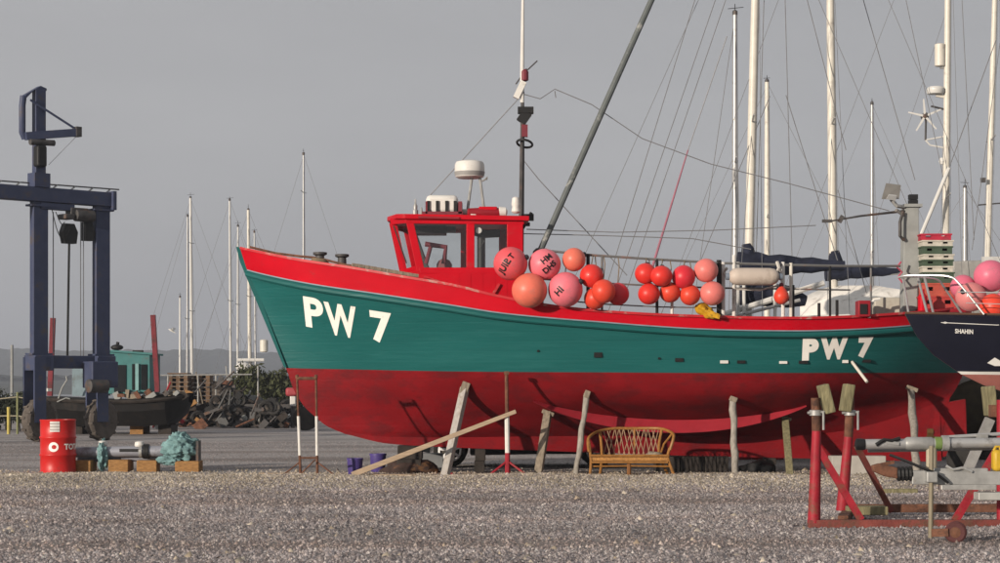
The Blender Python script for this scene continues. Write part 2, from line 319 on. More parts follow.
make_stones('gravel', 250000, 13.5, 30.5, 0.012, 0.050, PALG, 'loose grey gravel spread over the foreground yard')
make_stones('gravel_windrow', 90000, 27, 34, 0.02, 0.062, PALB, 'heaped pale shingle along the foot of the boat props', dens=lambda n: np.clip(rng.normal(30.2, 1.25, n), 25.5, 35.5), thin=False)
make_stones('larger_stones', 1500, 13.5, 34, 0.05, 0.10, PALB[:4]+PALG[:4], 'scattered larger stones lying on the yard')
make_stones('far_grit', 30000, 32, 52, 0.014, 0.036, [tuple(np.array(q)*.85) for q in PALG[:5]], 'fine grit scattered over the far hardstanding')

mb = MB(); mb.add([(-6000,92,-1.5),(6000,92,-1.5),(6000,6500,-1.5),(-6000,6500,-1.5)], [(0,1,2,3)])
wm = mat('estuary_water', (0.10, 0.11, 0.115), 0.25, bump=0.3, bscale=0.6)
me = mesh_of('water', mb); me.materials.append(wm); o = bpy.data.objects.new('water', me); C.objects.link(o); tag(o, kind='structure')

def hills(name, D, base, amp, seed, col, depth=500):
    m = mat(name+'_woods', col, 0.95, var=0.35, scale=0.012, stretch=(1,1,3)); rows = []
    xs_ = np.arange(-D*0.55, D*0.55, D/700)
    top = []
    for x in xs_:
        h = base+amp*noise.noise(Vector((x/D*4.2+seed, 0.3, seed)))+amp*0.5*noise.noise(Vector((x/D*14, 1.7, seed)))+2.6*abs(noise.noise(Vector((x/D*70, 4.1, seed))))+2.2*noise.noise(Vector((x/D*190, 2.1, seed)))
        top.append(max(h, 2))
    for k_, (dy, f) in enumerate(((0, -0.1), (20, 0.30), (120, 0.62), (240, 0.82), (depth, 1.0), (depth*2, 0.6), (depth*2+200, -0.1))):
        rows.append([(x, D+dy+8*noise.noise(Vector((x/60, k_, seed))), h*f-2 if f < 0 else h*f*(1+0.06*noise.noise(Vector((x/25, k_*3, seed))) if f < 1 else 1)) for x, h in zip(xs_, top)])
    mb = MB().grid(rows); me = mesh_of(name, mb, (0,0,0), 0); me.materials.append(m); o = bpy.data.objects.new(name, me); C.objects.link(o); return tag(o, kind='structure')
hills('far_hills', 2600, 44, 10, 2.3, (0.06, 0.065, 0.055))
hills('wooded_ridge', 1650, 35.5, 5, 5.7, (0.035, 0.04, 0.033), 260)
hills('near_shore', 900, 6, 3, 8.1, (0.05, 0.055, 0.045), 150)
#NEXT
# ------------------------------------------------------------------ the fishing boat
YAW = R(4.0); BN = Vector((-math.sin(YAW), math.cos(YAW), 0)); BD = Vector((math.cos(YAW), math.sin(YAW), 0))
def Dc(px): return 33.3+(px-600)*0.0012
LN = [
 [(240,248,.05),(252,250.5,.24),(300,260,.74),(350,267.5,1.14),(405,277,1.46),(450,284.5,1.66),(500,296.5,1.8),(550,305.5,1.9),(600,311,1.95),(650,314.2,1.97),(700,316.2,1.97),(750,317.6,1.95),(800,318,1.9),(850,316.6,1.75),(900,313.5,1.46),(940,310,1.02),(962,307,.58),(973,305.5,.05)],
 [(247,270,.05),(258,273,.2),(311,284,.76),(375,293.5,1.22),(450,305,1.6),(500,313,1.76),(550,318,1.87),(600,322,1.93),(650,326,1.96),(700,329,1.96),(750,330.5,1.93),(800,331,1.87),(850,329.6,1.7),(900,326.5,1.4),(945,322,.85),(962,320.5,.4),(970,320,.05)],
 [(267,320,.05),(285,324,.17),(340,333,.6),(420,340,1.15),(500,345,1.55),(600,349,1.82),(700,351,1.88),(800,351,1.78),(850,350,1.57),(900,349,1.22),(945,347,.62),(966,346,.05)],
 [(286,368,.05),(300,368.5,.12),(350,369.5,.42),(420,371,.95),(500,372,1.4),(600,372.5,1.72),(700,373,1.82),(800,373,1.68),(850,373,1.42),(890,373,1.08),(935,373,.5),(963,373,.05)],
 [(293,388,.05),(350,390,.3),(420,391,.75),(500,390,1.16),(600,390,1.56),(700,390,1.7),(800,390,1.5),(870,389,.95),(920,387,.45),(960,381,.05)],
 [(303,405,.05),(360,407,.22),(430,406.5,.58),(500,404.5,.92),(600,402.5,1.32),(700,402.5,1.48),(790,402,1.2),(850,400,.8),(900,396,.45),(957,387,.05)],
 [(313,415,.05),(370,419,.16),(430,419.5,.4),(500,416.5,.62),(600,413,.95),(700,413,1.1),(790,411.5,.85),(850,408,.5),(890,403,.32),(920,398,.2),(954,392,.05)],
 [(325,425,.05),(380,431,.12),(440,431,.25),(500,428,.38),(600,424.5,.55),(700,424.5,.64),(790,422.5,.48),(840,419,.33),(870,414.5,.24),(915,404.5,.13),(952,395,.05)],
 [(335,430,.05),(390,437,.08),(440,437.5,.1),(500,437,.12),(600,436,.14),(700,436.5,.15),(790,436,.13),(840,431.5,.1),(870,425,.09),(915,411,.08),(950,397.5,.05)],
 [(345,434,.05),(390,444,.07),(450,447.5,.08),(560,451.5,.08),(690,456,.08),(800,458.5,.08),(880,460.5,.07),(937,462,.05)],
]
NU = 72
U = 0.5*(1-np.cos(np.pi*np.linspace(0, 1, NU+1)))*0.55+np.linspace(0, 1, NU+1)*0.45
def line_pts(j, off=0.0):
    c = np.array(LN[j]); px = c[0,0]+U*(c[-1,0]-c[0,0]); py = pchip(c[:,0], c[:,1], px); bb = np.maximum(pchip(c[:,0], c[:,2], px), 0.03)
    out = []
    for a, q, h in zip(px, py, bb):
        p = P(a, q, Dc(a)-h); out.append((p, h))
    return out
LP = [line_pts(j) for j in range(10)]
def catmull(p, seg):
    o = []
    for i in range(len(p)-1):
        a = p[max(i-1,0)]; b_ = p[i]; c_ = p[i+1]; d = p[min(i+2,len(p)-1)]
        for k in range(seg):
            t = k/seg; o.append(0.5*((2*b_)+(-a+c_)*t+(2*a-5*b_+4*c_-d)*t*t+(-a+3*b_-3*c_+d)*t*t*t))
    o.append(p[-1]); return o
def section(i):
    v = [Vector((*LP[j][i][0], LP[j][i][1])) for j in range(10)]
    return catmull(v[1:9], 4), v
near_rows = []
for i in range(NU+1):
    s_, v = section(i)
    near_rows.append((v[0], s_, v[9]))
def far(p4): return Vector(p4[:3])+BN*2*max(p4[3], 0.0)
def near(p4): return Vector(p4[:3])
def side_band(getter):
    mb = MB(); rn = []; rf = []
    for r in near_rows:
        q = getter(r); rn.append([near(a) for a in q]); rf.append([far(a) for a in q])
    mb.grid(rn); mb.grid(rf)
    mb.grid([rn[0], rf[0]]); mb.grid([rn[-1], rf[-1]])
    return mb
boat = thing('fishing_boat', 'teal and red wooden fishing boat numbered PW 7 propped upright on the shingle', 'boat', P(600, 456, 33.3))
bulw = part('bulwark', side_band(lambda r: [r[0], (r[0]*2+r[1][0])/3, (r[0]+r[1][0]*2)/3, r[1][0]]), RED, boat, 50)
mb = MB(); rn = []; rf = []                                                 # inner face of the bulwark
for r in near_rows:
    q = [r[0], r[1][0]]; th = lambda a: min(0.08, a[3]*0.8)
    rn.append([near(a)+BN*th(a) for a in q]); rf.append([far(a)-BN*th(a) for a in q])
part('bulwark_lining', mb.grid(rn).grid(rf), RED, boat, 50)
tops = part('topside', side_band(lambda r: r[1][:9]), TEAL, boat, 60)
bott = part('bottom', side_band(lambda r: r[1][8:]), ANTI, boat, 60)
mb = side_band(lambda r: [r[1][-1], (r[1][-1]+r[2])/2, r[2]])
mb.grid([[near(r[2]) for r in near_rows], [far(r[2]) for r in near_rows]])
part('keel', mb, ANTI, boat, 50)
part('deck', MB().grid([[near(r[1][0])+Vector((0,0,.06)) for r in near_rows], [far(r[1][0])+Vector((0,0,.06)) for r in near_rows]]), DECK, boat, 0)
def sweep(pts, wd, ht, mb):                                                  # flat moulding along a hull line
    rows = []
    for p in pts: rows.append([p-BN*wd+Vector((0,0,ht)), p+BN*wd+Vector((0,0,ht)), p+BN*wd-Vector((0,0,ht)), p-BN*wd-Vector((0,0,ht))])
    return mb.grid(rows, True)
sn = [near(r[1][0]) for r in near_rows]; sf = [far(r[1][0]) for r in near_rows]
part('rubbing_strake', MB().path([p-BN*0.01-Vector((0,0,.065)) for p in sn], 0.048, 8).path([p+BN*0.01-Vector((0,0,.065)) for p in sf], 0.048, 8), TEAL, boat)
part('pale_sheer_line', sweep([p-BN*0.012 for p in sn], .012, .010, MB()), mat('pale_blue_line', (0.22,0.30,0.36), 0.6), boat)
cn = [near(r[0]) for r in near_rows]; cf = [far(r[0]) for r in near_rows]
capmb = MB(); sweep([p+BN*min(.04, r[0][3]*.5) for p, r in zip(cn, near_rows)], .075, .02, capmb); sweep([p-BN*min(.04, r[0][3]*.5) for p, r in zip(cf, near_rows)], .075, .02, capmb)
part('cap_rail', capmb, mat('worn_red_cap_rail', (0.56, 0.02, 0.03), 0.5, var=0.15, scale=4, dirt=(0.45,0.33,0.28), dirt_amt=0.28, dscale=3.5), boat)
d0 = Dc(250)
part('stem', MB().prism([P(236,246.5,d0-.055), P(246.5,249,d0-.055), P(250,271,d0-.055), P(286.5,367.5,d0-.055), P(284,367.5,d0-.055), P(240,262,d0-.055)], BN*0.11), TEAL, boat)
part('rudder', MB().prism([P(939,404,33.67), P(966,399,33.67), P(968,452,33.67), P(940,458,33.67)], BN*0.09), ANTI, boat, bev=.015)
part('stern_post', MB().bar(P(935,402,33.7), P(937,461,33.7), .13, .12), ANTI, boat)
part('propeller_shaft', MB().tube(P(905,434,33.7), P(931,432,33.7), .05).lathe(P(929,432,33.7), [(.04,-.06),(.09,-.05),(.09,.05),(.03,.1)], BD, 10), mat('bronze', (0.20,0.12,0.05), 0.6, 0.6), boat)
blmb = MB()
for a in range(3):
    an = R(100+120*a); c_ = P(929,432,33.7); d_ = Vector((0,math.cos(an),math.sin(an)))
    blmb.prism([c_+d_*.06+Vector((.05,0,0)), c_+d_*.22+Vector((.09,0,0)), c_+d_*.33, c_+d_*.22-Vector((.09,0,0)), c_+d_*.06-Vector((.05,0,0))], (.012,.012,.0))
part('propeller', blmb, _m['bronze'], boat)
# ray-cast surface for whatever sits on the near side
BV = BVHTree.FromPolygons([tuple(v) for o_ in (bulw, tops, bott) for v in [o_.matrix_basis @ q.co + Vector(boat.location) for q in o_.data.vertices]],
    [tuple(i+off for i in p.vertices) for o_, off in ((bulw, 0), (tops, len(bulw.data.vertices)), (bott, len(bulw.data.vertices)+len(tops.data.vertices))) for p in o_.data.polygons])
def hull_at(px, py):
    d = (P(px, py, 30)-Vector((0,0,CAM_H))).normalized(); h = BV.ray_cast(Vector((0,0,CAM_H)), d)
    return h[0] if h[0] is not None else P(px, py, 32)
def hull_y(x, z):
    h = BV.ray_cast(Vector((x, 20, z)), Vector((0, 1, 0))); return h[0].y if h[0] is not None else 32
# registration letters painted on the hull
def hull_text(body, pcx, pcy, hpx, wide, slope, name, bold=.036, lean=0.0):
    v, f = text_mesh(body, 1.0, bold, 0.08); a = np.array(v); xs_, ys_ = a[:,0], a[:,1]
    x0, x1 = xs_.min(), xs_.max(); y0, y1 = ys_.min(), ys_.max(); c = hull_at(pcx, pcy); s_ = ppm(c.y); m_ = MB(); vv = []
    for x, y in zip(xs_, ys_):
        u = ((x-x0)/(x1-x0)-.5)*wide; h = ((y-y0)/(y1-y0)-.5)*hpx
        X = c.x+(u-lean*h)/s_; Z = c.z+(h-slope*u)/s_; vv.append((X, hull_y(X, Z)-.006, Z))
    m_.add(vv, f); return part(name, m_, LETTER, tops, 0)
hull_text('P', 314, 313, 30, 20, .18, 'registration_letter', lean=.06); hull_text('W', 341, 320.5, 32, 33, .18, 'registration_letter', lean=.06); hull_text('7', 381.5, 327.5, 31, 22, .16, 'registration_numeral', lean=.06)
hull_text('P', 810.5, 349.5, 22, 17, -.02, 'registration_letter', bold=.07); hull_text('W', 834, 348.5, 22, 29, -.02, 'registration_letter', bold=.07); hull_text('7', 865.5, 347.5, 21, 16, -.02, 'registration_numeral', bold=.07)
# scuppers and skin fittings
for px, py, w_, h_, m_ in ((598,355,8,5,BLACK),(679,360,8,3.6,BLACK),(741,362,8,3,BLACK),(803,362.3,9,3,BLACK),(866,361,9,3,BLACK),(724,362,8,3,WHITE),(783,362.5,8,2.6,WHITE),(845,361.6,6,3,WHITE),(538,351,2,2,BLACK),(659,358.5,2,2,BLACK)):
    c = hull_at(px, py); s_ = ppm(c.y); y_ = hull_y(c.x, c.z)
    part('scupper' if m_ is BLACK and w_ > 3 else 'skin_fitting', MB().box((c.x, y_+.0, c.z), (w_/s_, .05, h_/s_), Matrix.Rotation(R(4), 3, 'Z')), m_, tops)
c = hull_at(852, 362); part('overboard_pipe', MB().tube(c, P(867,382,c.y-.35), .025), CREAM, tops)
# bilge keel along the turn of the bilge
mbk = MB(); rows = []
for t_ in np.linspace(0, 1, 34):
    px = 533+t_*273; top = 402+17*(1-(2*t_-1)**2)**0.9-1.5+(t_*5); th_ = 0.4+11.5*(1-abs(2*t_-1)**2.2)
    c = hull_at(px, top); y_ = hull_y(c.x, c.z); o1 = Vector((c.x, y_+.03, c.z)); o2 = Vector((c.x, y_-.09, c.z-.2*th_/12-.01))
    rows.append([o1+Vector((0,.05,.01)), o1+Vector((0,-.07,.0)), o2, o2+Vector((0,.09,-.01))])
part('bilge_keel', MB().grid(rows, True), mat('faded_bilge_keel_red', (0.27, 0.018, 0.028), 0.7, var=0.12, bump=.2, k=1, spec=.1), boat, 30)
# ---- wheelhouse
WD = Dc(465)-0.95; WH = Dc(465)
def wp(px, py, b_): return P(px, py, WD)+BN*(0.95-b_)
wh = part('wheelhouse', MB().prism([wp(405,272,.95), wp(423,270.5,.95), wp(523,270.5,.95), wp(523,312,.95), wp(412,300,.95)], BN*.06)
     .prism([wp(405,272,-.89), wp(423,270.5,-.89), wp(523,270.5,-.89), wp(523,312,-.89), wp(412,300,-.89)], BN*.06)
     .prism([wp(388,272,.45), wp(393,300,.45), wp(393,300,-.45), wp(388,272,-.45)], BD*.06)
     .prism([wp(405,272,.95), wp(412,302,.95), wp(393,300,.45), wp(388,272,.45)], BD*.05)
     .prism([wp(405,272,-.95), wp(412,302,-.95), wp(393,300,-.45), wp(388,272,-.45)], BD*.05)
     .prism([wp(519,218,.5), wp(523,218,.5), wp(523,312,.5), wp(519,312,.5)], BN*1.44), RED, boat, 30)
# panel strips on the lower wheelhouse side
for px in range(436, 520, 12):
    part('tongue_board', MB().prism([wp(px,273,.955), wp(px+11.2,273,.955), wp(px+11.2,306,.955), wp(px,302,.955)], BN*.02), RED, wh, 0)
def pillar(pts, b0, name='window_pillar'):
    for s_ in (1, -1): part(name, MB().prism([wp(a, q, b0 if s_ > 0 else -b0+.06) for a, q in pts], BN*.06), RED, wh, 0, bev=.008)
pillar([(405.5,219),(413,219),(425,272),(417,272)], .953)
pillar([(466.5,219),(474.5,219),(474.5,272),(466.5,272)], .953)
pillar([(507,219),(523,219),(523,272),(507,272)], .953)
pillar([(404,217),(524,218.5),(524,224.5),(406,223.5)], .956, 'window_head')
pillar([(419,267.5),(524,267.5),(524,273.5),(420,273.5)], .957, 'window_sill')
for s_ in (1, -1):
    part('window_pillar', MB().prism([wp(390.5,217,.47*s_), wp(396.5,217,.47*s_), wp(409,274,.47*s_), wp(403,274,.47*s_)], BN*.07*s_), RED, wh, 0)
    part('window_head', MB().prism([wp(390.5,216,.47*s_), wp(405.5,218,.95*s_), wp(406.5,223,.95*s_), wp(392,222,.47*s_)], BD*.05), RED, wh, 0)
    part('window_sill', MB().prism([wp(402,268,.47*s_), wp(415,266,.95*s_), wp(417,273,.95*s_), wp(403.5,275,.47*s_)], BD*.05), RED, wh, 0)
    part('pane', MB().prism([wp(394,220,.47*s_), wp(408,221,.93*s_), wp(418,269,.93*s_), wp(405,270,.47*s_)], BD*.006), GLASS, wh, 0)
    part('pane', MB().prism([wp(412,222,.92*s_), wp(469,222,.92*s_), wp(469,270,.92*s_), wp(423,270,.92*s_)], BN*.006), GLASS, wh, 0)
    part('pane', MB().prism([wp(472,222,.92*s_), wp(509,222,.92*s_), wp(509,270,.92*s_), wp(472,270,.92*s_)], BN*.006), GLASS, wh, 0)
part('pane', MB().prism([wp(394,220,.4), wp(394,220,-.4), wp(405,270,-.4), wp(405,270,.4)], BD*.006), GLASS, wh, 0)
part('window_pillar', MB().prism([wp(392.5,219,.04), wp(397,219,.04), wp(409,272,.04), wp(405,272,.04)], BN*.08), RED, wh, 0)
part('window_wiper', MB().bar(wp(394,224,.6), wp(407,262,.62), .02, .02), BLACK, wh, 0)
roof = part('roof', MB().prism([wp(388,211.5,.0), wp(396,213,.8), wp(404,214.2,1.02), wp(529,216.2,1.02), wp(529,216.2,-1.02), wp(404,214.2,-1.02), wp(396,213,-.8)], (0,0,-.08)), RED, wh, 30, bev=.012)
part('roof_beading', MB().bar(wp(418,217.4,1.035), wp(459,218.5,1.035), .03, .035), mat('dark_red_paint', (0.30,0.008,0.018), 0.5), wh, 0)
# inside the wheelhouse
part('instrument_shelf', MB().box(wp(433,226.5,.1), (.5, .5, .13)).box(wp(452,225.5,.1), (.2,.4,.08)), BLACK, wh, 0)
part('helm_console', MB().prism([wp(414,232,.2), wp(419,232,.2), wp(432,268,.2), wp(424,268,.2)], BN*.3), DARKSTEEL, wh)
part('grab_frame', MB().path([wp(426,242,.5), wp(447,245,.5), wp(445,262,.5)], .045, 8).path([wp(432,243,.5), wp(427,262,.5)], .035, 8), mat('dusky_red', (0.20,0.03,0.045), 0.6), wh)
part('seat_back', MB().lathe(wp(446,264,.3), [(.02,-.05),(.13,-.04),(.13,.04),(.02,.05)], (0,1,0), 12), mat('faded_pink_vinyl', (0.30,0.10,0.11), 0.7), wh)
part('exhaust_pipe', MB().tube(wp(484,226,.2), wp(484,275,.2), .07, n=10), BLACK, wh)
part('headlining_gear', MB().path([wp(475,228,.3), wp(486,231,.3), wp(503,230,.3)], .07, 8).path([wp(483,232,.25), wp(487,238,.25), wp(482,247,.25)], .02, 6), BLACK, wh)
part('clock', MB().lathe(wp(479,230,.86), [(.05,-.02),(.05,.02)], (0,1,0), 12), WHITE, wh)
# on the wheelhouse roof
def rp(px, py, b_): return wp(px, py, b_)
rz = rp(440, 214.5, .3).z
raft = part('liferaft_canister', MB().box(rp(443.5,202.5,.45), (.52,.42,.31)), WHITE, wh, 30, bev=.07)
for px in (430, 439, 448.5, 457): part('strap', MB().box(rp(px,206,.45), (.05,.47,.22)), BLACK, raft, 0)
part('raft_cradle', MB().box(rp(444,211.6,.45), (.66,.5,.05)).box(rp(428,206,.45), (.03,.5,.2)).box(rp(462,206,.45), (.06,.5,.2)), mat('dusky_red', (0,0,0)), wh, 0)
part('radar_leg', MB().tube(rp(474,173,.35), rp(468.5,215,.35), .025), STEEL, wh)
part('radar_leg', MB().tube(rp(482,173,.35), rp(487.5,215,.35), .025), STEEL, wh)
rd = rp(471.8,165,.3)
dome = part('radar_dome', MB().lathe(rd, [(.02,-.145),(.19,-.145),(.235,-.12),(.248,-.02),(.243,.08),(.22,.125),(.12,.15),(.02,.155)], n=28), WHITE, wh)
part('dome_seam', MB().lathe(rd, [(.2,-.128),(.24,-.11),(.252,-.055),(.252,-.04),(.2,-.04)], n=28), mat('grey_plastic', (0.32,0.31,0.30), 0.5), dome)
part('dome_bracket', MB().path([rp(482,178,.35), rp(487,176,.35), rp(490,173,.35), rp(489,176,.35)], .015, 6), STEEL, wh)
part('nav_light', MB().lathe(rp(416,207,.6), [(.045,-.1),(.045,-.02),(.03,-.01),(.035,.05),(.015,.09),(.012,.16)], n=10), STEEL, wh)
part('horn', MB().lathe(rp(488,211.5,.7), [(.05,-.32),(.075,-.3),(.085,-.1),(.085,.18),(.05,.3)], BD, 12), mat('dark_red_paint', (0,0,0)), wh)
part('horn_band', MB().lathe(rp(474,212,.7), [(.082,-.05),(.092,-.04),(.092,.04),(.082,.05)], BD, 12), WHITE, wh)
part('horn_end', MB().lathe(rp(503,210.5,.68), [(.06,-.06),(.09,-.04),(.08,.06),(.03,.09)], BD, 12), WHITE, wh)
part('horn_cover', MB().box(rp(489,207.3,.7), (.3,.14,.06)), RED, wh, bev=.015)
part('fuse_box', MB().lathe(rp(466,210.5,.55), [(.03,-.09),(.06,-.07),(.06,.07),(.02,.1)], BD, 10), mat('dirty_white', (0.5,0.45,0.42), 0.7), wh)
part('searchlight', MB().lathe(rp(517,204,.7), [(.04,-.13),(.075,-.1),(.06,-.02),(.075,.02),(.06,.12),(.03,.14)], n=12), WHITE, wh)
part('antenna_base', MB().lathe(rp(423,210,.1), [(.04,-.08),(.03,.0),(.012,.12)], n=8), GREYPOST, wh)
# pole mast with aerials
mast = part('mast', MB().path([wp(523.5,312,.1), wp(526,150,.1), wp(527,84,.1)], [.042,.036,.03], 8).path([wp(527,314,.0), wp(528,150,.05), wp(527.5,84,.1)], [.02,.02,.02], 6), DARKSTEEL, boat)
part('whip_aerial', MB().path([wp(526.5,95,.1), wp(526.5,60,.1), wp(527.3,-14,.1)], [.036,.036,.026], 8), WHITE, mast)
part('mast_lamp', MB().lathe(wp(529,67,.1), [(.03,-.1),(.065,-.08),(.065,.06),(.03,.1)], n=10), mat('dusky_red', (0,0,0)), mast)
part('mast_lamp', MB().box(wp(524,82,.1), (.1,.12,.3), Matrix.Rotation(R(25),3,'Y')), WHITE, mast)
part('mast_block', MB().box(wp(530,103,.1), (.26,.2,.1)).box(wp(528.5,110,.1), (.16,.18,.2), Matrix.Rotation(R(35),3,'Y')), BLACK, mast)
part('mast_block', MB().box(wp(529,124,.1), (.1,.1,.2)), mat('dusky_red', (0,0,0)), mast)
part('hoop_bracket', MB().torus(wp(529,137,.1), .13, .02, (.2,.4,1), 16, 6), BLACK, mast)
part('yard_arm', MB().tube(wp(527,66,.1), wp(542,52,.1), .012).tube(wp(520,76,.1), wp(531,60,.1), .012), DARKSTEEL, mast)
part('mast_bracket', MB().box(wp(531,214,.3), (.2,.2,.1)).box(wp(529,221,.3), (.14,.2,.05)).tube(wp(526,225,.3), wp(535,209,.3), .03), BLACK, wh)
# derrick boom running up out of sight
part('derrick_boom', MB().path([wp(541,252,.6), wp(597,128,.3), wp(655,0,.0), wp(712,-126,-.3)], [.052,.055,.052,.04], 10), mat('grey_green_boom', (0.13,0.145,0.145), 0.6, dirt=(0.4,0.4,0.38), dirt_amt=0.18, dscale=5), boat)
part('boom_pedestal', MB().tube(wp(541,250,.6), wp(541,312,.6), .08).lathe(wp(541,253,.6), [(.05,-.06),(.11,-.05),(.11,.05),(.05,.06)], (0,1,0), 10), DARKSTEEL, boat)
wires = [([(432,190),(527,86)], .1), ([(530,226),(620,229),(720,227),(825,222)], .3), ([(527,230),(610,232),(700,235),(760,246)], .2),
 ([(527,86),(545,91),(560,81),(598,97),(650,132),(720,158),(800,178),(903,206)], .1), ([(560,83),(561,90)], .1), ([(532,150),(548,170),(640,270)], -.6)]
for pts, b_ in wires: part('aerial_wire', MB().path([wp(a, q, b_) for a, q in pts], .0085, 5), WIRE, boat)
# ---- foredeck gear
def cap_at(px, inb=0.0, up=0.0):
    c = np.array(LN[0]); py = float(pchip(c[:,0], c[:,1], px)); h = max(float(pchip(c[:,0], c[:,2], px)), .05)-inb
    p = P(px, py, Dc(px)-h); p.z += up; return p
for px, py in ((320, 257), (342, 259)):
    q = P(px, py, Dc(px)-.5); part('mooring_bollard', MB().lathe(q, [(.09,-.28),(.075,-.1),(.07,.02),(.115,.04),(.115,.075),(.08,.08)], n=14), DARKSTEEL, boat)
part('coiled_rope', MB().torus(P(319,263,Dc(319)-.5), .13, .035, (0,.1,1), 18, 7).torus(P(320,260.5,Dc(319)-.5), .11, .035, (.1,.0,1), 18, 7), mat('old_rope', (0.22,0.16,0.10), 0.9, var=.3), boat)
part('anchor_chain', MB().path([cap_at(250,.05,.05), cap_at(275,.25,.035), cap_at(300,.3,.06), cap_at(318,.4,.08), cap_at(345,.4,.03), cap_at(375,.35,.05)], .022, 6), RUST, boat)
for i in range(9): 
    q = cap_at(352+i*7, .12+.03*math.sin(i*2), .05); part('deck_timber', MB().bar(q, q+Vector((.16,.05,-.02)), .05, .05), TIMBER, boat)
part('side_fairlead', MB().path([wp(424,277,.98), wp(440,283,1.02), wp(452,289,.99)], .03, 6)  , mat('worn_red_cap_rail', (0,0,0)), boat)
part('side_step', MB().bar(wp(478,296,1.0), wp(492,296,1.0), .03,.05).bar(wp(492,296,1.0), wp(499,284,1.0), .02,.04), mat('worn_red_cap_rail', (0,0,0)), boat)
# ---- guard rail aft of the wheelhouse
RAILM = mat('rail_grey_paint', (0.17,0.17,0.17), 0.6, dirt=(0.3,0.12,0.08), dirt_amt=0.2)
def rail_pt(px, py, inb=.12):
    p = cap_at(px, inb); return P(px, py, p.y)
def rail_line(pts, r, m_, name='rail'):
    q = []
    for (a, ya), (b2, yb) in zip(pts[:-1], pts[1:]):
        for k in range(4): t_ = k/4; q.append(rail_pt(a+(b2-a)*t_, ya+(yb-ya)*t_))
    q.append(rail_pt(*pts[-1])); part(name, MB().path(q, r, 6), m_, boat)
rail_line([(540,250),(590,255),(650,259),(720,263),(790,265),(840,266),(900,266)], .022, RAILM)
rail_line([(540,279),(600,283),(660,286),(720,288),(790,289),(850,290)], .016, RAILM)
rail_line([(560,300),(600,304),(660,307),(720,308)], .012, RAILM)
for px, top, m_, r_ in ((540,250,RAILM,.022),(588,254,BLACK,.03),(602,256,RAILM,.02),(657,259,BLACK,.025),(672,286,WHITE,.025),(719,260,BLACK,.04),(723,262,WHITE,.035),(734,255,WHITE,.03),(791,263,CREAM,.028),(783,262,WHITE,.03),(830,266,BLACK,.02),(793,285,BLACK,.025),(819,303,BLACK,.025),(837,300,BLACK,.025),(871,268,RAILM,.018)):
    a = rail_pt(px, top); b2 = cap_at(px, .12, -.06); part('stanchion', MB().tube(b2, a, r_, n=8), m_, boat)
part('lashing', MB().path([rail_pt(777,262,.06), rail_pt(779,268,.0), rail_pt(776,274,.04), rail_pt(782,280,.0)], .03, 6)  , mat('white_rope', (0.55,0.52,0.48), 0.9), boat)
part('lashing', MB().path([rail_pt(727,268,.0), rail_pt(724,272,.06), rail_pt(728,279,.0)], .025, 6), mat('white_rope', (0.55,0.52,0.48), 0.9), boat)
rail_line([(735,289),(760,290),(776,286),(800,289),(812,286)], .018, mat('white_rope', (0,0,0)), 'rope')
# ---- stern gear
gp = P(911.5, 312, 33.2)
post = part('stern_gantry', MB().prism([P(904.5,207,33.2), P(919,207,33.2), P(920,330,33.2), P(903,330,33.2)], BN*.22), GREYPOST, boat, bev=.01)
part('gantry_cap', MB().box(P(911.7,206,33.3), (.3,.3,.05)), GREYPOST, post)
part('camera_box', MB().box(P(913,203,33.3), (.14,.14,.1)).box(P(913,197,33.3), (.14,.14,.08)), BLACK, post)
part('gantry_handle', MB().path([P(903,212,33.15), P(900,222,33.1), P(900,236,33.1), P(904,240,33.15)], .03, 6), DARKSTEEL, post)
fl = P(892,193,33.0)
lamp = part('floodlight', MB().add([P(881.5,199,32.9),P(886,183,33.0),P(901,185,33.15),P(899,199,33.1),P(890,194,33.5),P(890,190,33.5),P(894,190,33.55),P(894,195,33.5)], [(0,1,2,3),(7,6,5,4),(0,4,5,1),(1,5,6,2),(2,6,7,3),(3,7,4,0)]), mat('lamp_hood_grey', (0.36,0.34,0.31), 0.5), post, 0)
part('lamp_glass', MB().prism([P(886.5,198,32.88),P(889,194,32.9),P(897,195,33.0),P(896,199.5,33.0)], (-.01,-.02,-.02)), GRP, lamp, 0)
part('lamp_bracket', MB().path([P(891,199,33.1), P(897,206,33.1), P(904,207,33.2)], .035, 6).path([P(896,210,33.1), P(904,215,33.2)], .03, 6), STEEL, post)
part('gantry_arm', MB().path([P(904,211,33.2), P(860,216,33.0), P(825,222,32.8)], [.025,.02,.014], 6).box(P(827,221,32.8), (.16,.05,.05)).box(P(841,219,32.9), (.07,.05,.12), Matrix.Rotation(.5,3,'Y')), DARKSTEEL, post)
winch = part('hauler_box', MB().box(P(863,309,32.0), (.2,.3,.26)), mat('dark_red_paint', (0,0,0)), boat, bev=.015)
part('hauler_opening', MB().box(P(863.5,309,31.84), (.11,.03,.16)), BLACK, winch)
part('deck_hoop', MB().path([P(869,318,31.95), P(870,306,31.95), P(874,300,31.95), P(880,299,31.95)], .028, 6), WHITE, boat)
part('fire_bottle', MB().lathe(P(922.5,304,32.5), [(.06,-.3),(.075,-.26),(.075,.12),(.03,.18),(.03,.24)], n=12), RED, boat)
part('deck_locker', MB().box(P(885,307,32.6), (.42,.4,.3)), mat('cream_grp', (0.5,0.47,0.40), 0.5, dirt=(0.35,0.3,0.25), dirt_amt=.3), boat, bev=.02)
part('pink_tie', MB().path([P(901,262,33.0), P(897,267,32.95), P(902,272,33.0), P(898,277,33.0), P(903,283,33.0)], .018, 5), mat('pink_cord', (0.55,0.10,0.16), 0.8), post)

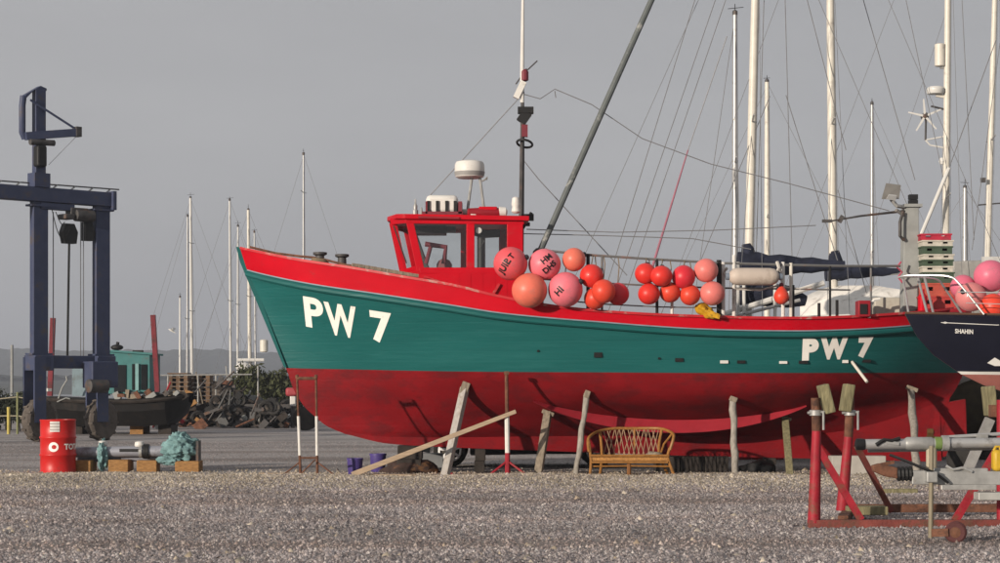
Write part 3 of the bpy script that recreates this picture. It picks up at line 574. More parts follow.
# ------------------------------------------------------------------ buoys and fenders hung on the boat
def buoy_mat(n_, c): return mat('buoy_'+n_, c, 0.42, var=0.09, scale=5, bump=0.08, bscale=10, dirt=tuple(np.array(c)*0.72+0.05), dirt_amt=0.24, dscale=6, coat=.1, k=.95)
PINKR = buoy_mat('coral', (0.66,0.085,0.10)); PINK = buoy_mat('pink', (0.72,0.16,0.20)); SALM = buoy_mat('salmon', (0.68,0.15,0.10)); BRED = buoy_mat('red', (0.62,0.030,0.022)); PALE = buoy_mat('pale_salmon', (0.66,0.17,0.15)); BCRIM = buoy_mat('crimson', (0.58,0.022,0.035)); BORA = buoy_mat('orange', (0.64,0.055,0.028)); MAG = buoy_mat('dusky_pink', (0.58,0.13,0.20))
def buoy(px, py, r_px, m_, label, out=.0, eye=(0.3,-0.5,1), D=None, group='round buoys hung along the boat rail'):
    D0 = D if D is not None else cap_at(px).y-.02-out
    r = r_px*1.05/ppm(D0); c = P(px, py, D0); ex = Vector(eye).normalized()
    t_ = thing('buoy', label, 'buoy', (c.x, c.y, c.z-r), group)
    part('float', MB().ball(c, r, 32, 20, (random.uniform(.97,1.02), 1, random.uniform(.96,1.01))), m_, t_, 180)
    part('eyelet', MB().lathe(c, [(.05, r*.93), (.042, r*1.05), (.036, r*1.12), (.012, r*1.16)], ex, 10), mat('eyelet_black', (0.02,0.02,0.03), 0.6), t_)
    if D is None and px > 538:
        rp_ = rail_pt(px, 251+(px-540)*.07 if px < 720 else 264, .12); part('lanyard', MB().path([c+Vector((0,r*.5,r*.82)), c.lerp(rp_, .6)+Vector((.02,0,r*.5)), rp_], .009, 5), mat('old_rope', (0,0,0)), t_)
    return t_, c, r
def ball_text(b_, body, size, rot, off=(0,0), spacing=0):
    t_, c, r = b_; v, f = text_mesh(body, size, size*.03, size*.12); cs, sn_ = math.cos(R(rot)), math.sin(R(rot)); vv = []
    for x, y, z in v:
        X = x*cs-y*sn_+off[0]; Z = x*sn_+y*cs+off[1]; d = min(math.hypot(X, Z)/r, 1.4); q = math.sin(d)/max(d, 1e-4)
        vv.append(c+Vector((X*q, -math.cos(d)*r*1.0, Z*q))*1.025)
    part('marking', MB().add(vv, f), BLACK, t_.children[0] if t_.children[0].name.startswith('float') else t_, 0)
b1 = buoy(510.5,263.6,16.5,PINKR,'coral buoy with black lettering in front of the wheelhouse window', .15, (.8,-.2,.3)); ball_text(b1, 'JUIL', .15, 58, (-.10,-.06)); ball_text(b1, 'P T', .13, 50, (-.02,.06))
b2 = buoy(544.6,264.4,15.5,PINK,'pink buoy lettered HM DHS beside the derrick boom', .05, (-.6,.3,-.6)); ball_text(b2, 'HM', .13, 40, (.025,.075)); ball_text(b2, 'DHS', .13, 42, (.075,-.06))
b3 = buoy(529.5,290.4,17,SALM,'large plain salmon buoy resting on the cap rail below the lettered ones', .22, (.3,.6,-.5))
b4 = buoy(565.4,289.6,17,PINK,'largest pink buoy, low down, with short black marking', .16, (.8,-.3,.4)); ball_text(b4, 'HI', .15, 48, (-.11,-.04))
buoy(574,259.6,11.5,SALM,'salmon buoy high on the rail right of the pink lettered buoys', .02, (.8,.2,.4))
buoy(591.6,276,11.7,BRED,'plain red buoy just below the high salmon buoy, upper of the red cluster', .10, (-.3,.5,.6))
buoy(603.6,291.4,11.5,BORA,'orange red buoy in front of its cluster, overlapping two others', .30, (-.3,.6,-.4))
buoy(595,298.5,10.8,BORA,'lowest orange red buoy of the cluster, sitting on the cap rail', .10, (-.3,.6,.4))
buoy(618,294,10.7,BCRIM,'red buoy at the right end of the cluster by the pink buoys', .04, (-.3,.6,.4))
buoy(645.5,273.6,10.3,BRED,'leftmost red buoy in the upper row of the eight hung together', .05, (.2,.4,.9))
buoy(661.4,276,10.3,BRED,'second red buoy in the upper row of the eight hung together', .2, (.1,.5,.9))
buoy(649,294,10.4,BRED,'leftmost red buoy in the lower row of the eight hung together', .12, (.2,.5,.8))
buoy(670,292.4,10.2,BORA,'second orange red buoy in the lower row of the eight hung together', .06, (0,.5,.8))
buoy(683.6,277,11.3,BCRIM,'crimson buoy in the upper row beside the pale salmon one', .12, (.1,.5,.8))
buoy(690,295,10.1,BORA,'third red buoy in the lower row, touching a pale salmon buoy', .1, (0,.5,.8))
buoy(706,270.4,11.6,PALE,'upper of the two pale salmon buoys at the row end', .12, (0,.6,.8))
buoy(712.4,293.4,12,PALE,'lower of the two pale salmon buoys, above the yellow oilskin', .16, (-.2,.6,.8))
c = P(781.4,296.6,cap_at(781).y-.05); s_ = ppm(c.y)
t_ = thing('pear_buoy', 'small orange pear shaped buoy hanging below the white fender', 'buoy', (c.x, c.y, c.z-.13))
pr = [(.002,-.125),(.05,-.115),(.1,-.075),(.122,-.01),(.112,.05),(.08,.1),(.045,.145),(.03,.165)]
part('float', MB().lathe(c, pr, n=22), BORA, t_, 60); part('eyelet', MB().lathe(c, [(.035,.16),(.04,.18),(.03,.21),(.012,.22)], n=10), mat('dusky_red', (0,0,0)), t_); part('lanyard', MB().tube(c+Vector((0,0,.21)), c+Vector((-.02,.1,.52)), .008), mat('white_rope',(0,0,0)), t_)
c = P(754,276.6,cap_at(754).y-.14)
t_ = thing('fender', 'long dirty white cylindrical fender lashed level along the rail', 'fender', (c.x, c.y, c.z-.14))
part('body', MB().lathe(c, [(.05,-.395),(.09,-.37),(.125,-.32),(.137,-.25),(.138,.0),(.137,.25),(.125,.32),(.09,.37),(.05,.395)], BD, 24), mat('dirty_white_fender', (0.60,0.51,0.44), 0.5, var=.06, dirt=(0.42,0.34,0.28), dirt_amt=.25, dscale=4), t_, 60)
part('end_eye', MB().lathe(c, [(.05,-.45),(.055,-.42),(.055,-.39)], BD, 12), mat('blue_grey_plastic', (0.2,0.24,0.3), .5), t_); part('end_eye', MB().lathe(c, [(.055,.39),(.055,.42),(.05,.45)], BD, 12), _m['blue_grey_plastic'], t_)
# yellow oilskin bundle
mb = MB(); c = P(707.5,311,cap_at(707).y-.03); mb.ball(c, .17, 20, 14, (1,.7,.62))
mb.v = [tuple(Vector(v)+(Vector(v)-c).normalized()*.09*noise.noise((Vector(v)-c)*9)+Vector((.0,0,-.25*(Vector(v).x-c.x)))) for v in mb.v]
mb.prism([c+Vector((.0,-.13,.02)), c+Vector((.19,-.12,-.06)), c+Vector((.17,-.12,-.13)), c+Vector((-.02,-.14,-.08))], (0,.1,0))
single('oilskin_bundle', mb, mat('yellow_oilskin', (0.66,0.36,0.02), 0.45, var=.25, scale=9, dirt=(0.05,0.04,0.02), dirt_amt=.22, dscale=7), 'yellow oilskin bundle lying on the cap rail under the pale buoys', 'oilskin')
# ---- fish boxes stacked on the stern
cols = {'red': (0.46,0.02,0.05), 'white': (0.62,0.58,0.50), 'green': (0.065,0.10,0.065), 'orange': (0.52,0.09,0.06), 'rust red': (0.50,0.05,0.045)}
def fishbox(px, ytop, ybot, wpx, key, label, D=32.9, skew=0):
    m_ = mat('fish_box_'+key.replace(' ', '_'), cols[key], 0.6, var=.15, dirt=tuple(np.array(cols[key])*.6+.03), dirt_amt=.25, dscale=8)
    c0 = P(px, ybot, D); h = (ybot-ytop)/ppm(D); wd = wpx/ppm(D); dp = .62; t_ = thing('fish_box', label, 'crate', c0+Vector((0,dp/2,0)), 'fish boxes stacked on the boat stern')
    y0, y1 = c0.y, c0.y+dp; T = .025; q = c0
    rot = Matrix.Rotation(R(skew), 3, 'Z'); cc = c0+Vector((0,dp/2,0))
    def B(x, y, z, sx, sy, sz): return cc+rot@Vector((x, y, z)), (sx, sy, sz)
    mb = MB(); hw = wd/2; hd = dp/2; sl = h*.30                                    # wall with two hand slots
    for s_ in (-1, 1):
        p, d = B(0, s_*(hd-T/2), h*.2, wd, T, h*.4); mb.box(p, d, rot); p, d = B(0, s_*(hd-T/2), h*.85, wd, T, h*.3); mb.box(p, d, rot)
        for x in (-.42, 0, .42): p, d = B(x*wd, s_*(hd-T/2), h*.55, wd*(.16 if x else .34), T, sl); mb.box(p, d, rot)
        p, d = B(s_*(hw-T/2), 0, h*.5, T, dp-2*T, h*.98); mb.box(p, d, rot)
    p, d = B(0, 0, T/2+.002, wd-2*T, dp-2*T, T); mb.box(p, d, rot)
    part('wall', mb, m_, t_, 0)
    rim = MB()
    for s_ in (-1, 1):
        p, d = B(0, s_*(hd+.004), h-.014, wd+.03, .022, .024); rim.box(p, d, rot); p, d = B(s_*(hw+.004), 0, h-.014, .022, dp-.03, .024); rim.box(p, d, rot)
    part('rim', rim, m_, t_, 0)
seq = [('red',233.5,240,'red fish box on top of the stern stack'),('white',240,246,'white fish box just under the red top box'),('green',246,254,'dark green fish box, upper of the greens'),('white',254,259.5,'white fish box second from the top of the whites'),('green',259.5,266,'dark green fish box in the middle of the stack'),('white',266,272,'lowest white fish box in the stern stack'),('green',272,283,'lowest dark green fish box above the orange ones'),('orange',283,296,'orange fish box above the bottom of the stack'),('rust red',296,309.5,'wide rust red fish box at the bottom of the stack')]
for i, (k_, a, b_, lb) in enumerate(seq): fishbox(938+(i-4)*.25, a, b_, 30 if i < 7 else (33 if i == 7 else 36), k_, lb, 32.9, (-3,2,-1,3,0,-2,2,0,-1)[i])
for k_ in range(1): part('box_shelf', MB().box(P(938,311.2,33.2), (.75,.75,.06)).bar(P(930,311,33.2), P(930,326,33.2), .06,.06).bar(P(947,311,33.2), P(947,326,33.2), .06,.06), mat('dark_red_paint', (0,0,0)), boat)
# ------------------------------------------------------------------ props and stands under the boat
def gz(x, y): return float(ground_z(np.array(x), np.array(y)))
def foot(px, D): 
    q = G(px, D); q.z = gz(q.x, q.y)-.01; return q
def round_prop(top, bot_px, D, r, m_, label, square=False, head=None, sink=.03):
    h = hull_at(*top); b_ = foot(bot_px, D); d = (h-b_).normalized(); h2 = h-d*.02; b_ = b_-d*sink
    t_ = thing('boat_prop', label, 'prop', foot(bot_px, D), 'timber props leaning against the fishing boat')
    if square: part('shaft', MB().bar(b_, h2, r*2, r*2.0), m_, t_, 0, bev=.01)
    else:
        pts = [b_.lerp(h2, k/7)+Vector((.012*math.sin(k*2.1+top[0]), 0, 0))*(0 < k < 7) for k in range(8)]
        part('shaft', MB().path(pts, [r*(1+.12*math.sin(k*1.7+top[0])) for k in range(8)], 9), m_, t_, 50)
    part('head_pad', MB().box(h2+Vector((0,-.03,.0)), head or (.14,.12,.12), Matrix.Rotation(R(20),3,'Y')), TIMBER, t_, 0, bev=.01)
    return t_
round_prop((465,387), 445, 31.5, .058, TIMWHITE, 'thick bleached white timber prop crossed by a long plank', True, (.13,.1,.2))
round_prop((548,412), 538, 31.6, .06, TIMBER, 'short square timber prop left of the thin grey pole prop', True, (.2,.1,.07))
round_prop((587,393), 576, 31.5, .047, TIMBER3, 'long thin grey pole prop just left of the cane settee', False, (.09,.1,.12))
round_prop((733,398), 735, 31.5, .055, TIMBER3, 'upright knotty pole prop right of the cane settee', False, (.12,.1,.08))
round_prop((785,417), 790, 31.7, .055, TIMBER2, 'short mossy green timber prop under the bilge keel end', True, (.2,.1,.05))
round_prop((911,388), 917, 31.4, .062, TIMBER3, 'pale round prop with bent head under the boat quarter', False, (.2,.14,.07))
# metal frame stand at the bow
D = 30.9; f0 = foot(300, D)
t_ = thing('frame_stand', 'rusty and white two legged metal frame standing at the bow', 'boat stand', f0)
for (a0, a1) in ((297, 300.5), (316, 317.4)):
    A = P(a0, 377, D); B = P(a1, 477, D); B.z = gz(B.x, D); 
    part('upper_tube', MB().tube(A, A.lerp(B,.42), .018), RUST, t_); part('sleeve', MB().tube(A.lerp(B,.40), A.lerp(B,.80), .024), WHITE, t_); part('lower_tube', MB().tube(A.lerp(B,.79), B, .022), RUST, t_)
    part('end_knob', MB().lathe(A, [(.015,-.03),(.026,-.025),(.026,.025),(.015,.035)], n=8), RUST, t_)
part('top_bar', MB().tube(P(297,378.5,D), P(316,378.5,D), .027), RUST, t_)
part('cross_bar', MB().tube(P(300,458,D), P(317,458,D), .016), RUST, t_)
for a, b_ in (((300,462),(284,476.5)), ((317,462),(334,476.5)), ((301,474),(315,460))):
    A = P(*a, D); B = P(*b_, D-.1); B.z = gz(B.x, B.y)+.01 if b_[1] > 470 else B.z; part('brace', MB().tube(A, B, .012), RUST, t_)
# screw stand with tripod foot
D = 31.3; t_ = thing('screw_stand', 'rusty screw stand with white sleeve and red tripod foot', 'boat stand', foot(507, D))
part('screw', MB().tube(P(506.5,373,D), P(507,418,D), .030), RUST, t_); part('sleeve', MB().tube(P(507,416,D), P(507.5,455,D), .040), WHITE, t_); part('foot_tube', MB().tube(P(507.5,453,D), foot(507.5,D), .043), REDOX, t_)
part('head_plate', MB().box(P(506.5,373,D), (.08,.08,.05)), RUST, t_)
for px, dy in ((490,-.1), (525,-.1), (510,.5)): part('leg', MB().tube(P(507.5,461,D), foot(px, D+dy)+Vector((0,0,.02)), .018), REDOX, t_)
# leaning plank and boards on the ground
A = foot(352, 31.2)+Vector((0,0,.03)); B = P(516,411.5,31.25)
single('leaning_plank', MB().bar(A, B, .05, .085, tw=.75), PLANK, 'long pale plank leaning across the white prop and screw stand', 'plank', bev=.006)
def gbox(px, D, dims, m_, name, label, cat, rz=0, bev=.01, group=None, zoff=0):
    q = foot(px, D); rot = Matrix.Rotation(R(rz), 3, 'Z'); 
    return single(name, MB().box(q+Vector((0,0,dims[2]/2+zoff)), dims, rot), m_, label, cat, bev=bev, group=group)
gbox(282, 31.2, (.72,.14,.05), PLANK, 'board', 'short board lying under the bow frame stand', 'board', 3)
gbox(386, 31.4, (.95,.16,.045), PLANK, 'board', 'board lying on the shingle beside the purple bucket', 'board', -2)
gbox(590, 32.4, (.4,.2,.05), DARKWOOD, 'board', 'dark board lying under the keel left of the settee', 'board', 4)
# buckets
def bucket(px, D, h, r, label, tilt=0):
    q = foot(px, D); t_ = thing('bucket', label, 'bucket', q, 'purple buckets under the bow')
    m_ = mat('purple_plastic', (0.075,0.05,0.22), 0.5, var=.15, dirt=(0.2,0.18,0.25), dirt_amt=.15)
    part('tub', MB().lathe(q, [(r*.82,0),(r*.86,.01),(r,h-.03),(r*1.06,h-.03),(r*1.06,h),(r*.95,h),(r*.8,.03)], n=20), m_, t_)
    part('handle', MB().path([q+Vector((r*1.0*math.cos(a), -.02, h-.02-r*.7*math.sin(a))) for a in np.linspace(0.05,3.1,9)], .006, 5), STEEL, t_)
bucket(355, 31.6, .29, .125, 'purple bucket in front, beside the foot of the leaning plank'); bucket(378, 33.2, .32, .135, 'purple bucket behind the plank, nearer the keel')
# dark blocks carrying the keel
for px, wd, lb in ((480,.17,'dark block under the keel beside the car wheel'), (690,1.0,None), (769,.16,'dark post under the keel near the black heap'), (870,.5,'dark block under the after end of the keel'), (410,.4,'dark block under the forefoot of the keel')):
    c_ = np.array(LN[9]); kz = zat(float(pchip(c_[:,0], c_[:,1], px)), Dc(px)); D = Dc(px)
    if lb is None:
        t_ = thing('keel_block', 'wide stack of dark sleepers under the middle of the keel', 'block', G(px, D), 'blocks under the keel')
        for i in range(6): part('sleeper', MB().box(G(660.5+i*12, D, kz/2-.002), (.19,.7,kz+.004)), DARKWOOD, t_, 0, bev=.01)
    else: 
        t_ = thing('keel_block', lb, 'block', G(px, D), 'blocks under the keel')
        for i in range(2): part('baulk', MB().box(G(px+i*.8-.4, D+i*.02, kz*(.25+.5*i)), (wd, .6-.1*i, kz*.5-.003)), DARKWOOD, t_, 0, bev=.008)
def heap(px, D, dims, m_, name, label, cat, seed=0, zo=0, n=22):
    q = foot(px, D)+Vector((0,0,zo)); mb = MB().ball(Vector((0,0,0)), 1, n, n//2)
    out = []
    for v in mb.v:
        v = Vector(v); k = 1+.42*noise.noise(v*1.6+Vector((seed,0,0)))+.2*noise.noise(v*4+Vector((0,seed,0)))
        out.append(q+Vector((v.x*dims[0]*k, v.y*dims[1]*k, max(v.z*k+.15, -.05)*dims[2])))
    mb.v = [tuple(v) for v in out]; return single(name, mb, m_, label, cat, smooth=60)
heap(757, 33.2, (.32,.25,.17), mat('black_sheet', (0.008,0.008,0.009), 0.7, var=.3), 'plastic_heap', 'crumpled black plastic heap between the pole props', 'heap', 3)
heap(449, 31.8, (.09,.08,.05), mat('red_rag', (0.42,0.03,0.05), 0.9), 'rag', 'small red rag by the foot of the white prop', 'rag', 5)
heap(411, 33.0, (.5,.3,.22), mat('dark_scrap', (0.05,0.03,0.025), 0.9, var=.5, dirt=(0.25,0.12,0.04), dirt_amt=.25), 'scrap_heap', 'dark brown scrap pile behind the leaning plank', 'heap', 9)
gbox(428, 34.6, (.5,.3,.28), mat('grey_tub', (0.25,0.26,0.27), .6), 'plastic_tub', 'grey tub behind the leaning plank by the car', 'tub', 8)
# ------------------------------------------------------------------ car behind the boat
CAR = mat('dark_car_paint', (0.012,0.014,0.016), 0.3, var=.1, coat=.5); D = 35.2
t_ = thing('parked_car', 'dark parked car behind the boat with spoked silver wheels', 'car', G(524, D+.8))
x0 = G(450, D).x; x1 = G(598, D).x; wr = .30
prof = [(x0-.78,.35),(x0-.80,.62),(x0-.62,.78),(x0+.35,.90),(x0+1.0,1.38),(x1-.1,1.42),(x1+.62,1.0),(x1+.7,.5),(x1+.68,.3),(x1+.4,.24),(x1+.34,.24)]
arch = lambda cx: [(cx+.36*math.cos(a), .30+.36*math.sin(a)) for a in np.linspace(-.15, math.pi+.15, 9)]
poly = prof+arch(x1)+[(x0+.37,.21)]+arch(x0)
part('body', MB().prism([(x, D, z) for x, z in poly], (0,1.62,0)), CAR, t_, 30, bev=.03)
for cx in (x0, x1):
    for y_, s_ in ((D+.1, -1), (D+1.5, 1)):
        wl = part('wheel', MB().lathe((cx, y_, wr), [(.19,-.09),(.27,-.10),(.298,-.07),(.30,0),(.298,.07),(.27,.10),(.19,.09)], (0,1,0), 28), RUBBER, t_)
        if s_ < 0:
            RIM = mat('silver_alloy', (1.05,1.05,1.05), 0.45, .0)
            part('rim', MB().torus((cx, y_-.09, wr), .19, .022, (0,1,0), 28, 6), RIM, wl)
            part('wheel_well', MB().lathe((cx, y_-.07, wr), [(.19,-.005),(.19,.005)], (0,1,0), 20), BLACK, wl)
            for k in range(7):
                a = k*2*math.pi/7+.3; d_ = Vector((math.cos(a),0,math.sin(a))); part('spoke', MB().bar(Vector((cx,y_-.1,wr))+d_*.02, Vector((cx,y_-.1,wr))+d_*.19, .045, .02, up=(0,1,0)), RIM, wl)
            part('hub', MB().lathe((cx, y_-.1, wr), [(.045,-.02),(.05,.02)], (0,1,0), 12), RIM, wl)
for a in ([(x0+.45,.92),(x0+1.02,1.33),(x0+1.25,1.34),(x0+1.25,.93)], [(x0+1.33,.93),(x0+1.33,1.34),(x1-.12,1.36),(x1+.35,1.03),(x1+.3,.95)]): part('side_window', MB().prism([(x, D-.004, z) for x, z in a], (0,.01,0)), DARKGLASS, t_, 0)
part('sill_trim', MB().box(((x0+x1)/2, D-.01, .27), (1.9,.04,.07)), BLACK, t_)
part('tail_light', MB().box((x1+.69, D+.2, .8), (.06,.25,.16)), RED, t_); part('headlight', MB().box((x0-.79, D+.25, .62), (.06,.3,.12)), GRP, t_)

# ------------------------------------------------------------------ cane settee
D = 31.2; s_ = ppm(D); c0 = foot(631, D+.3); BZ = gz(c0.x, D)
t_ = thing('cane_settee', 'two seat cane settee with lattice back standing below the keel', 'settee', c0)
def sp(px, py, dy): q = P(px, py, D+dy); return q
def spz(q): q = Vector(q); q.z = gz(q.x, q.y); return q
hoop = [sp(589,452,.02), sp(588,441,.03), sp(591,435.5,.12), sp(600,431,.4), sp(615,428.6,.52), sp(632,428.6,.55), sp(648,428.4,.52), sp(662,429,.42), sp(672,433,.14), sp(673.5,438,.04), sp(670,450,.02)]
hv = catmull(hoop, 4); part('back_hoop', MB().path(hv, .024, 8), CANE, t_)
for pts in ([sp(588.5,440,.03), sp(591,460,.03), sp(590,478,0)], [sp(670,448,.02), sp(668,458,.03), sp(674,477,0)], [sp(600,431,.4), sp(602,455,.42), sp(600,475,.5)], [sp(662,429,.42), sp(659,452,.42), sp(668,475,.5)]):
    pts[-1] = spz(pts[-1]); part('leg', MB().path(catmull(pts, 4), .024, 8), CANE, t_)
part('centre_post', MB().path([sp(634.5,428.6,.55), sp(634.5,463,.5)], .02, 8), CANE, t_)
part('centre_leg', MB().path([sp(629,462,.05), spz(sp(629,474,.05))], .035, 8), mat('dark_cane', (0.24,0.10,0.03), .6), t_)
for z0, z1, pa in ((466.5,466.5,.04), (466.5,466.5,.45)): part('stretcher', MB().path([sp(591,z0,pa), sp(630,z0-.5,pa), sp(669,z1,pa)], .014, 6), CANE, t_)
seatm = mat('woven_cane_seat', (0.46,0.22,0.06), .6, var=.3, scale=30, bump=.6, bscale=60)
sm = [sp(590,456.5,.02), sp(669,456.5,.02), sp(664,456.5,.5), sp(599,456.5,.5)]
part('seat', MB().prism(sm, (0,0,-.075)), seatm, t_, 0, bev=.015)
part('seat_rail', MB().path([sp(590,455.8,.0), sp(669,455.8,.0)], .02, 8), CANE, t_); part('seat_rail', MB().path([sp(591,462.5,.0), sp(668,462.5,.0)], .018, 8), CANE, t_)
pal = mat('pale_cane', (0.36,0.24,0.15), .55, var=.2)
def hooppt(px):
    q = min(hv[6:-6], key=lambda v: abs(500+v.x*FPX/v.y-px)); return q
for k in range(13):
    px = 602+k*4.9
    for dx in (-7, 7):
        if not (601 <= px+dx*.5 <= 662 and 601 <= px-dx*.5 <= 662): continue
        a = hooppt(px+dx*.5); b_ = sp(px-dx*.5, 455.5, .47); part('lattice_cane', MB().path([a, a.lerp(b_,.5)+Vector((0,.015 if dx > 0 else -.01,0)), b_], .0075, 5), pal, t_)
part('arm_cane', MB().path([sp(672,434,.14), sp(664,444,.2), sp(660,456,.3)], .016, 6), CANE, t_)
heap(654, 31.45, (.13,.12,.06), TIMBER, 'folded_cloth', 'small beige cloth left on the right seat', 'cloth', 2, zo=(zat(455.6,31.45)-gz(4.8,31.45)), n=14)

# ------------------------------------------------------------------ oil drum, spar on blocks
D = 33.2; c0 = foot(58, D); r = .292; H = .885
t_ = thing('oil_drum', 'bright red steel oil drum with white emblem and label', 'drum', c0)
pr = [(.27,0),(r+.004,0),(r+.004,.02),(r-.002,.03)]
for zc in (.30, .59): pr += [(r-.002,zc-.025),(r+.012,zc-.008),(r+.012,zc+.008),(r-.002,zc+.025)]
pr += [(r-.002,H-.03),(r+.004,H-.02),(r+.004,H),(r-.012,H),(r-.016,H-.03),(.05,H-.03),(.0,H-.03)]
part('shell', MB().lathe(c0, pr, n=48), DRUMRED, t_, 40)
part('bung', MB().lathe(c0+Vector((.14,-.1,H-.03)), [(.04,0),(.04,.02),(.01,.025)], n=10), STEEL, t_)
def drum_pt(x, z, off=.003):
    a = x/r; return c0+Vector((math.sin(a)*(r+off), -math.cos(a)*(r+off), z))
def drum_text(v, f, x, z, m_, name): return part(name, MB().add([drum_pt(q[0]+x, q[1]+z) for q in v], f), m_, t_.children[0], 0)
v, f = text_mesh('TOTAL', .125, .005, .02); a = np.array(v); v = [(q[0]-a[:,0].min(), q[1], 0) for q in v]; drum_text(v, f, .165, .435, LETTER, 'lettering')
EW = 26; vv = []; ff = []
for i in range(EW):
    an = 2*math.pi*i/EW; vv += [(.040*math.cos(an)+.008, .036*math.sin(an), 0), (.082*math.cos(an), .080*math.sin(an), 0)]; ff.append((2*i, 2*i+1, (2*i+3)%(2*EW), (2*i+2)%(2*EW)))
drum_text(vv, ff, -.01, .435, LETTER, 'emblem_ring')
lab = [(x, z, 0) for z in np.linspace(-.085,.085,5) for x in np.linspace(-.08,.08,7)]; lf = [(j*7+i, j*7+i+1, (j+1)*7+i+1, (j+1)*7+i) for j in range(4) for i in range(6)]
drum_text(lab, lf, .01, .77, WHITE, 'paper_label')
for k in range(3): drum_text([(x, z*.16+(.05-.05*k)-.0, 0) for x, z, _ in lab if True], lf, .01, .77, mat('grey_print', (.45,.42,.40), .8), 'print_line').location.y -= .002
D = 33.5; zc = zat(452.5, D)
t_ = thing('grey_spar', 'grey aluminium spar lying on timber blocks beside the red drum', 'spar', G(140, D, zc-.1))
part('tube', MB().path([P(72,452.5,D), P(147,451.5,D), P(198,451,D)], [.088,.092,.088], 14), mat('grey_purple_spar', (0.36,0.37,0.42), .45, .3, dirt=(.17,.15,.17), dirt_amt=.3), t_)
part('clamp_band', MB().lathe(P(146.5,451.5,D), [(.09,-.05),(.125,-.045),(.125,.045),(.09,.05)], (1,0,0), 14), BLACK, t_); part('clamp_band', MB().lathe(P(141,451.6,D), [(.09,-.03),(.11,-.025),(.11,.025),(.09,.03)], (1,0,0), 14), STEEL, t_)
part('end_plate', MB().box(P(198.5,451.5,D), (.04,.3,.36)), DARKSTEEL, t_); part('inner_slot', MB().box(P(130,450.5,D-.09), (.35,.02,.05)), BLACK, t_)
part('lower_tube', MB().path([P(78,459.5,D+.12), P(150,458.5,D+.12), P(196,457.5,D+.12)], .05, 10), mat('grey_purple_spar', (0,0,0)), t_)
for px, wpx, h_, lb in ((86,16,.20,'small orange brown block touching the red drum'), (121,20,.21,'left of the two adjoining blocks below the spar'), (148.5,20,.20,'right of the two adjoining blocks below the spar'), (189,24,.19,'dark brown block under the wrapped spar end')):
    gbox(px, D+.02, (wpx/ppm(D), .42, h_), BLOCKW, 'timber_block', lb, 'block', random.uniform(-4,4), .012, 'blocks under the grey spar')
for px, lb in ((102.5,'white cap jar on the left spar wrap'), (139.5,'white cap jar standing on the bare spar')):
    q = P(px, 446.0 if px < 110 else 446.6, D); single('cap', MB().lathe(q, [(.07,-.005),(.085,.02),(.075,.075),(.04,.09)], n=14), WHITE, lb, 'cap', group='white caps on the spar')
def cloth(px, py, D, dims, label, seed):
    mb = MB().ball(Vector((0,0,0)), 1, 64, 40); c_ = P(px, py, D); o_ = []
    for v in mb.v:
        v = Vector(v); k = 1+.45*noise.noise(v*1.8+Vector((seed,0,0)))+.28*noise.noise(v*5+Vector((0,seed,0)))+.14*abs(noise.noise(Vector((v.x*14,v.y*6,v.z*9))+Vector((0,0,seed)))); o_.append(c_+Vector((v.x*dims[0]*k, v.y*dims[1]*k, v.z*dims[2]*k)))
    mb.v = [tuple(v) for v in o_]; return single('net_cloth', mb, TARP, label, 'cloth', smooth=70, group='turquoise cloths round the spar')
cloth(103, 456, D-.04, (.085,.15,.22), 'narrow turquoise cloth tied round the spar near the drum', 1); cloth(180, 447.5, D-.04, (.25,.19,.2), 'bulky turquoise cloth heaped over the right spar end', 4); cloth(168, 460.5, D-.12, (.16,.08,.07), 'loose turquoise fold hanging under the spar end', 7)
# ------------------------------------------------------------------ travel lift
LT = Vector((math.cos(R(44)), math.sin(R(44)), 0))*1.09; LN_ = Vector((math.sin(R(44)), -math.cos(R(44)), 0)); LO = G(39, 52)
MUDTYRE = mat('muddy_tyre', (0.13,0.11,0.095), .9, var=.3, dirt=(.06,.05,.045), dirt_amt=.4)
LR = Matrix.Rotation(R(44), 3, 'Z')
def lp(u, n_, z): return LO+LT*u+LN_*n_+Vector((0,0,z))
lift = thing('travel_lift', 'tall navy blue boat hoist gantry on rubber tyres', 'boat hoist', LO)
for u, top in ((0, 6.25), (1.73, 6.45), (-5.4, 6.25)):
    pst = part('post', MB().box(lp(u,0,(top+2.2)/2), (.44,.2,top-2.2), LR), BLUE, lift, 0, bev=.02)
    part('flange', MB().box(lp(u,0,2.28), (.6,.36,.05), LR), BLUE, pst, 0); part('flange', MB().box(lp(u,0,6.14), (.62,.3,.05), LR), BLUE, pst, 0)
    part('fork', MB().box(lp(u-.12,.26,1.35), (.34,.06,1.7), LR), BLUE, lift, 0); part('fork', MB().box(lp(u-.12,-.26,1.35), (.34,.06,1.7), LR), BLUE, lift, 0)
    part('fork_head', MB().box(lp(u,0,2.05), (.56,.56,.4), LR), BLUE, lift, 0, bev=.02)
    ax = Matrix.Rotation(R(44+18), 3, 'Z') @ Vector((0,1,0)); wc = lp(u, 0, .55)
    wh_ = part('wheel', MB().lathe(wc, [(.25,-.15),(.42,-.17),(.5,-.15),(.55,-.08),(.55,.08),(.5,.15),(.42,.17),(.25,.15)], ax, 28), MUDTYRE, lift)
    tr = MB()
    for k in range(22):
        a = k*2*math.pi/22; d_ = (ax.orthogonal().normalized()*math.cos(a)+ax.cross(ax.orthogonal().normalized())*math.sin(a)); s2 = 1 if k % 2 else -1
        part('tread_lug', MB().bar(wc+d_*.55+ax*.0*s2, wc+d_*.53+ax*.15*s2, .06, .05, up=d_), MUDTYRE, wh_, 0)
    part('hub', MB().lathe(wc, [(.10,-.19),(.26,-.12),(.26,.12),(.10,.19)], ax, 16), DARKSTEEL, wh_)
part('lower_beam', MB().box(lp(.86,0,2.08), (1.35,.24,.34), LR), BLUE, lift, 0, bev=.02)
